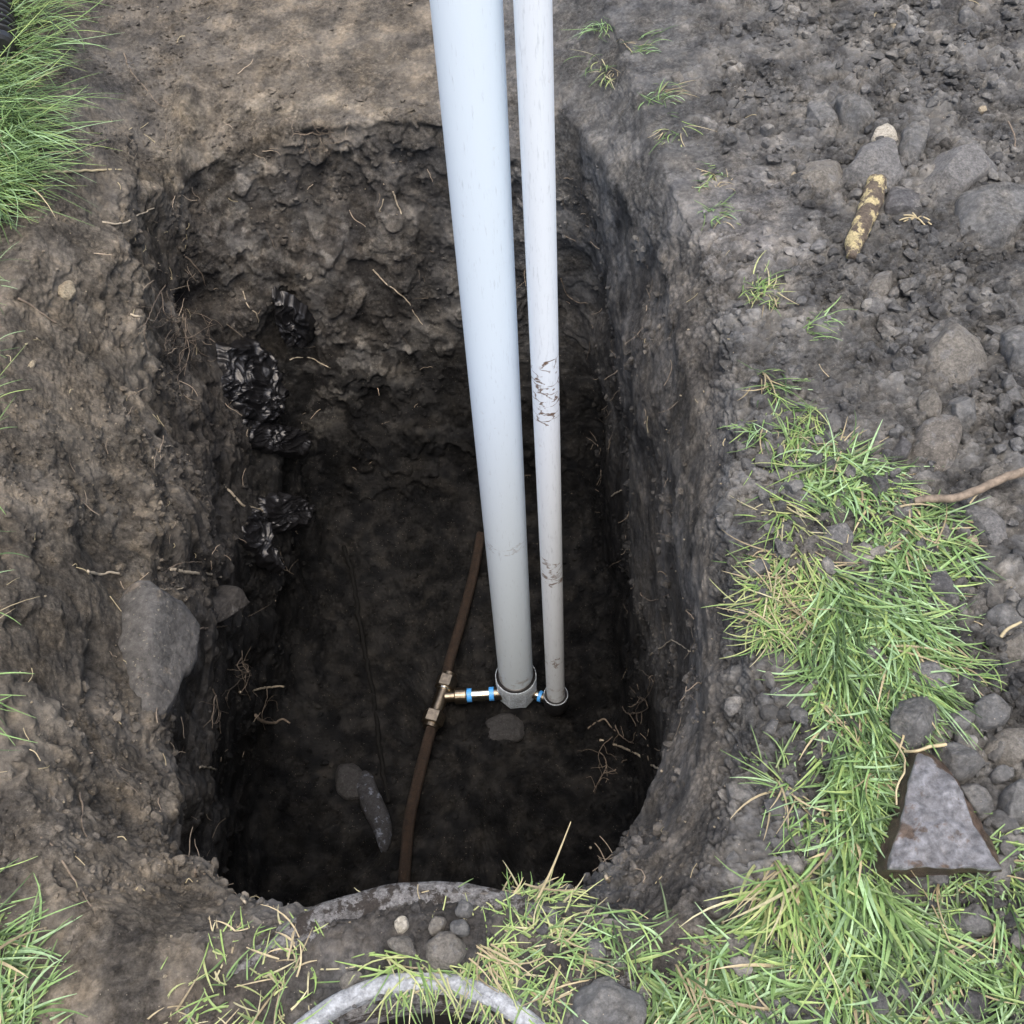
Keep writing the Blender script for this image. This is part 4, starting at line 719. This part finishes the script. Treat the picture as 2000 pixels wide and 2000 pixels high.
# fine hair roots on the walls
def hairs():
    m = vis0 & (z < -.1) & (z > -1.45) & (floor < .01); p = m * (.15 + noiz) * (1 + 2.5 * sstep(500, 250, u0) * (z > -1.0) + 2. * blob(u0, v0, 350, 650, 60, 120) + 2 * sstep(.6, 1., wall))
    ids = np.where(p > 0)[0]; s = RS.choice(ids, 480, p=p[ids] / p[ids].sum()); Vs = []; Fs = []; cs = []; o = 0
    for i in s:
        n = Nf[i]; a = RS.normal(size=3); a -= (a @ n) * n * .7; a[2] -= .3; a /= np.linalg.norm(a); L = RS.uniform(.015, .075); b = np.cross(n, a); pts = [Ps[i]]; k = 5
        for j in range(k): a = a + b * RS.uniform(-.6, .6) + n * RS.uniform(-.15, .35); a /= np.linalg.norm(a); pts.append(pts[-1] + a * L / k)
        r = RS.uniform(.0006, .0016); V, F = tube(np.array(pts) + n * r, [r, r * .5], 4, 12); Vs.append(V); Fs.append(np.array([f for f in F if len(f) == 4][:44]) + o); o += len(V)
        cs.append(np.tile(np.array([.22, .18, .135]) * RS.uniform(.25, 1.7), (len(V), 1)))
    mk('fine_roots', np.concatenate(Vs), np.concatenate(Fs), tinted('hair_root', .7, 0), loc=(0, 0, 0), col=np.concatenate(cs), kind='stuff', label='fine hair roots hanging from the walls of the pit')
hairs()

# ------------------------------------------------------------------ grass
GREENS = [((.12, .20, .065), 5), ((.17, .28, .10), 4), ((.25, .38, .20), 3), ((.24, .33, .11), 2), ((.05, .09, .03), 4)]
YELLOW = [((.29, .33, .14), 4), ((.20, .30, .09), 5), ((.36, .34, .21), 2), ((.11, .19, .06), 5)]
DRY = [((.34, .29, .18), 3), ((.24, .20, .12), 2)]
def pick(tab):
    w_ = np.array([t[1] for t in tab], float); k = RS.choice(len(tab), p=w_ / w_.sum()); return np.array(tab[k][0]) * RS.uniform(.8, 1.25)
def blade(p, head, L, w_, e0, e1, curl, seg=6):
    V = []; q = np.array(p, float); hd = head
    for k in range(seg + 1):
        t = k / seg; e = e0 + (e1 - e0) * t ** .8; hd = head + curl * t
        d = np.array([math.cos(hd) * math.cos(e), math.sin(hd) * math.cos(e), math.sin(e)]); s = np.array([-math.sin(hd), math.cos(hd), 0.]); up = np.cross(d, s)
        ww = w_ * (.65 + .35 * min(t * 4, 1)) * (1 - t ** 2.6) + .0003; V += [q - s * ww, q - up * ww * .45, q + s * ww]
        q = q + d * L / seg
    return V
bf = np.array([[3 * k + a, 3 * k + a + 1, 3 * k + a + 4, 3 * k + a + 3] for k in range(6) for a in (0, 1)])
def inside(u, v, poly):
    c = False; n = len(poly); j = n - 1
    for i in range(n):
        (xi, yi), (xj, yj) = poly[i], poly[j]
        if (yi > v) != (yj > v) and u < (xj - xi) * (v - yi) / (yj - yi) + xi: c = not c
        j = i
    return c
def grass(name, polys, label, kind='stuff', cat=None, group=None, avoid=()):
    Vs = []; Fs = []; cs = []; o = 0
    for poly, n, head, spread, Lr, wr, er, tab, drytab in polys:
        if callable(poly): gen = poly
        else:
            us = [p[0] for p in poly]; vs = [p[1] for p in poly]
            def gen():
                for _ in range(200):
                    u, v = random.uniform(min(us), max(us)), random.uniform(min(vs), max(vs))
                    if inside(u, v, poly): return u, v
                return us[0], vs[0]
        k = 0
        while k < n:
            u, v = gen(); p0, nn = hit(u, v)
            if any(math.hypot((u - a) / ru, (v - b) / rv) < 1 for a, b, ru, rv in avoid): k += .3; continue
            m = random.randint(2, 6); hd0 = math.radians(head + random.gauss(0, spread)); tt = tab if random.random() > drytab * .5 else DRY
            for _ in range(m):
                p = p0 + (random.gauss(0, .012), random.gauss(0, .012), -.004); hd = hd0 + random.gauss(0, .45)
                L = random.uniform(*Lr) * random.uniform(.6, 1.1); e0 = math.radians(random.uniform(*er)); e1 = math.radians(random.uniform(-28, 12))
                V = blade(p, hd, L, random.uniform(*wr), e0, e1, random.gauss(0, .6)); V = np.array(V)
                Vs.append(V); Fs.append(bf + o); o += len(V); base = pick(tt); tip = base * random.uniform(.9, 1.2); g_ = np.linspace(0, 1, 7).repeat(3)[:, None]
                pale = np.array([.30, .29, .17]); b0 = base * .6 + pale * .4 if random.random() < .5 else base
                cs.append(b0 * (1 - np.minimum(g_ * 3, 1)) + (base * (1 - g_) + tip * g_) * np.minimum(g_ * 3, 1)); k += 1
    return mk(name, np.concatenate(Vs), np.concatenate(Fs), GRASS, loc=(0, 0, 0) if kind == 'stuff' else None, col=np.concatenate(cs), label=label, kind=kind, cat=cat, group=group)
# world headings: 0 = right in the picture, 90 = away (up), -90 = towards the camera (down)
W_, wN = (.0010, .0024), (.0007, .0015)
grass('grass', [
  ([(-200, -200), (110, -200), (130, 20), (80, 110), (0, 200), (-200, 250)], 1500, -25, 22, (.14, .30), W_, (15, 55), GREENS, .05),
  ([(-250, 120), (10, 120), (60, 220), (60, 330), (40, 360), (-40, 400), (-250, 400)], 1500, -38, 18, (.16, .34), W_, (15, 50), GREENS, .04),
  ([(-200, 200), (10, 200), (20, 380), (-200, 420)], 500, -60, 14, (.18, .34), wN, (10, 40), GREENS, .15)],
  'dense long green grass flopping over the soil in the top left corner')
grass('grass', [
  ([(-200, 450), (-20, 500), (-30, 1300), (-60, 1700), (-250, 1700)], 420, -35, 35, (.06, .17), wN, (10, 60), GREENS, .35),
  ([(-250, 1650), (-20, 1790), (30, 1870), (80, 1980), (120, 2080), (-250, 2100)], 560, 0, 50, (.05, .13), W_, (5, 45), GREENS, .1)],
  'grass hanging in from the left edge below the long dense grass')
grass('grass', [
  ([(1520, 760), (1600, 800), (1650, 880), (1560, 920), (1480, 870)], 140, -100, 60, (.05, .11), wN, (10, 40), YELLOW, .2),
  ([(1500, 880), (1620, 870), (1740, 930), (1700, 990), (1600, 960), (1530, 960)], 450, -20, 50, (.06, .13), W_, (2, 32), GREENS, .15),
  ([(1520, 960), (1560, 970), (1590, 1100), (1590, 1210), (1500, 1190), (1490, 1100)], 300, -110, 45, (.05, .12), wN, (2, 32), YELLOW, .25),
  ([(1660, 970), (1850, 1000), (1880, 1090), (1800, 1170), (1690, 1080)], 600, -60, 60, (.05, .12), W_, (2, 32), GREENS, .15),
  ([(1470, 1120), (1570, 1120), (1580, 1230), (1490, 1250), (1460, 1190)], 260, -150, 50, (.04, .09), wN, (10, 50), YELLOW, .5),
  ([(1600, 1110), (1750, 1130), (1800, 1240), (1790, 1330), (1640, 1350), (1580, 1230)], 1500, -75, 20, (.08, .16), W_, (5, 35), GREENS, .1),
  ([(1590, 1300), (1790, 1300), (1740, 1420), (1720, 1500), (1640, 1560), (1620, 1450)], 1200, -85, 28, (.06, .13), W_, (5, 35), GREENS, .15),
  ([(1640, 1480), (1730, 1480), (1700, 1620), (1670, 1700), (1630, 1640)], 420, -95, 35, (.06, .12), W_, (15, 55), GREENS, .1)],
  'strip of trampled green grass between the pit and the loose soil', avoid=[(1620, 1045, 32, 32), (1690, 985, 28, 22), (1700, 1140, 18, 20)])
near_av = [(900, 2010, 245, 110), (1180, 1975, 60, 60), (1900, 1795, 55, 40), (1900, 1960, 40, 50), (1570, 1600, 20, 20), (1730, 1560, 110, 160), (1170, 1860, 40, 22)]
grass('grass', [
  ([(1600, 1640), (1700, 1630), (1750, 1700), (1700, 1760), (1580, 1730)], 170, -98, 12, (.10, .19), (.0018, .0034), (5, 32), GREENS, .02),
  ([(1480, 1690), (1560, 1690), (1590, 1740), (1500, 1760)], 130, -95, 28, (.09, .17), W_, (15, 50), YELLOW, .05),
  ([(1230, 1860), (1400, 1810), (1600, 1780), (1760, 1760), (2100, 1800), (2100, 2200), (1230, 2200)], 2900, -70, 60, (.05, .12), W_, (5, 45), GREENS, .12),
  ([(1800, 1640), (2100, 1560), (2100, 1860), (1780, 1860)], 600, -60, 60, (.04, .10), wN, (5, 45), GREENS, .2),
  ([(1060, 1800), (1250, 1790), (1300, 2200), (1060, 2200)], 480, -60, 70, (.05, .11), wN, (3, 38), GREENS, .25)],
  'lush green grass filling the lower right corner', avoid=near_av)
grass('grass', [
  ([(900, 1850), (1010, 1830), (1060, 2000), (1040, 2000), (960, 1930)], 330, -45, 60, (.04, .10), wN, (-5, 25), YELLOW, .15),
  ([(940, 1760), (1060, 1770), (1120, 1880), (1000, 1860)], 300, -20, 80, (.03, .075), (.0006, .0013), (-12, 12), YELLOW, .6),
  ([(990, 1738), (1100, 1742), (1090, 1772), (1000, 1768)], 90, 5, 35, (.04, .08), wN, (-14, 8), YELLOW, .2),
  ([(720, 1868), (850, 1868), (870, 1890), (740, 1895)], 95, -70, 60, (.04, .10), wN, (2, 30), YELLOW, .15),
  ([(290, 1950), (500, 1920), (540, 2060), (290, 2100)], 210, 0, 80, (.04, .09), wN, (3, 40), YELLOW, .2),
  ([(500, 1890), (640, 1860), (660, 1880), (600, 1920), (520, 1950)], 60, 0, 90, (.03, .08), wN, (2, 30), YELLOW, .35),
  ([(370, 1850), (640, 1810), (640, 1840), (400, 1890)], 70, 0, 90, (.03, .07), wN, (2, 30), YELLOW, .4),
  ([(700, 1760), (980, 1760), (980, 1830), (700, 1850)], 16, 0, 90, (.02, .06), wN, (0, 20), YELLOW, .6)],
  'thin yellowing grass around the manhole and along the near rim of the pit', avoid=[(850, 2000, 200, 88), (1180, 1975, 60, 60)])
tufts = [
 ((1175, 50), 16, -100, 40, (.06, .12), 'wispy grass tuft at the very top edge right of the pipes'),
 ((1180, 130), 16, -95, 25, (.06, .11), 'drooping half dry grass tuft below the one at the top edge'),
 ((1240, 90), 18, -45, 50, (.05, .10), 'small grass tuft at the top of the right slope, beside the drooping one'),
 ((1290, 190), 20, -60, 60, (.05, .10), 'sparse grass tuft just left of the round pale topped pebble'),
 ((1320, 250), 12, -80, 50, (.05, .10), 'last thin grass tuft of the row trailing down from the top edge'),
 ((1400, 345), 22, -60, 90, (.03, .06), 'little yellowish grass tuft on the rim left of the pale smooth soil'),
 ((1405, 420), 20, -60, 60, (.03, .07), 'small green grass tuft on the rim under the yellowish one'),
 ((1485, 575), 60, -60, 110, (.04, .09), 'bushy grass tuft standing alone halfway down the right rim'),
 ((1590, 640), 26, 0, 60, (.05, .09), 'flattened grass tuft lower right of the bushy one'),
 ((1500, 745), 40, -60, 70, (.05, .11), 'grass tuft at the upper tip of the grass strip'),
 ((1490, 840), 26, -110, 35, (.05, .10), 'grass tuft with a long blade pointing to the pit'),
 ((1530, 1530), 34, 170, 50, (.05, .11), 'grass tuft leaning from the strip towards the pit'),
 ((1570, 1590), 30, -110, 40, (.04, .10), 'arching yellowish grass tuft hanging on the slope by the strip'),
 ((1875, 1210), 14, -60, 60, (.03, .06), 'tiny green grass tuft on the clods near the right edge'),
 ((1880, 1310), 22, -30, 60, (.03, .07), 'short green grass tuft above the clods right of the strip'),
]
for (u, v), n, hd, spd, L, lab in tufts:
    grass('grass_tuft', [((lambda u=u, v=v: (u + random.gauss(0, 10), v + random.gauss(0, 10))), int(n * (2.1 if v < 560 else 1.2)), hd, spd, L, wN, (5, 55), GREENS if random.random() < .6 else YELLOW, .25)], lab, kind=None, cat='grass tuft', group='separate grass tufts')
# single long straw leaning over the pit
p0 = hit(1045, 1765)[0]; q1 = at(1115, 1605, .10)
V, F = tube([p0, (p0 * .6 + q1 * .4) + (.004, 0, .01), q1], [.0022, .0018, .0006], 6, 20); mk('grass_stalk', V, F, M_STRAW, label='single tall yellow grass stalk leaning over the near edge of the pit', cat='grass stalk')
# cut straws lying on the soil
def straws():
    m = vis0 & (z > -.6) & ((u0 > 1250) | (v0 > 1500) | (u0 < 500)); ids = np.where(m)[0]; s = RS.choice(ids, 120); Vs = []; Fs = []; o = 0
    for i in s:
        n = Nf[i]; a = RS.normal(size=3); a -= (a @ n) * n; a /= np.linalg.norm(a); L = RS.uniform(.01, .04); r = RS.uniform(.0005, .0010)
        V, F = tube([Ps[i] + n * .004, Ps[i] + n * .007 + a * L * .5 + RS.normal(size=3) * .002, Ps[i] + n * .005 + a * L], r, 4, 7); Vs.append(V); Fs.append(np.array([f for f in F if len(f) == 4][:24]) + o); o += len(V)
    mk('straw_bits', np.concatenate(Vs), np.concatenate(Fs), M_STRAW, loc=(0, 0, 0), kind='stuff', label='short bits of dry straw strewn over the soil')
straws()
print('done', len(bpy.data.objects))
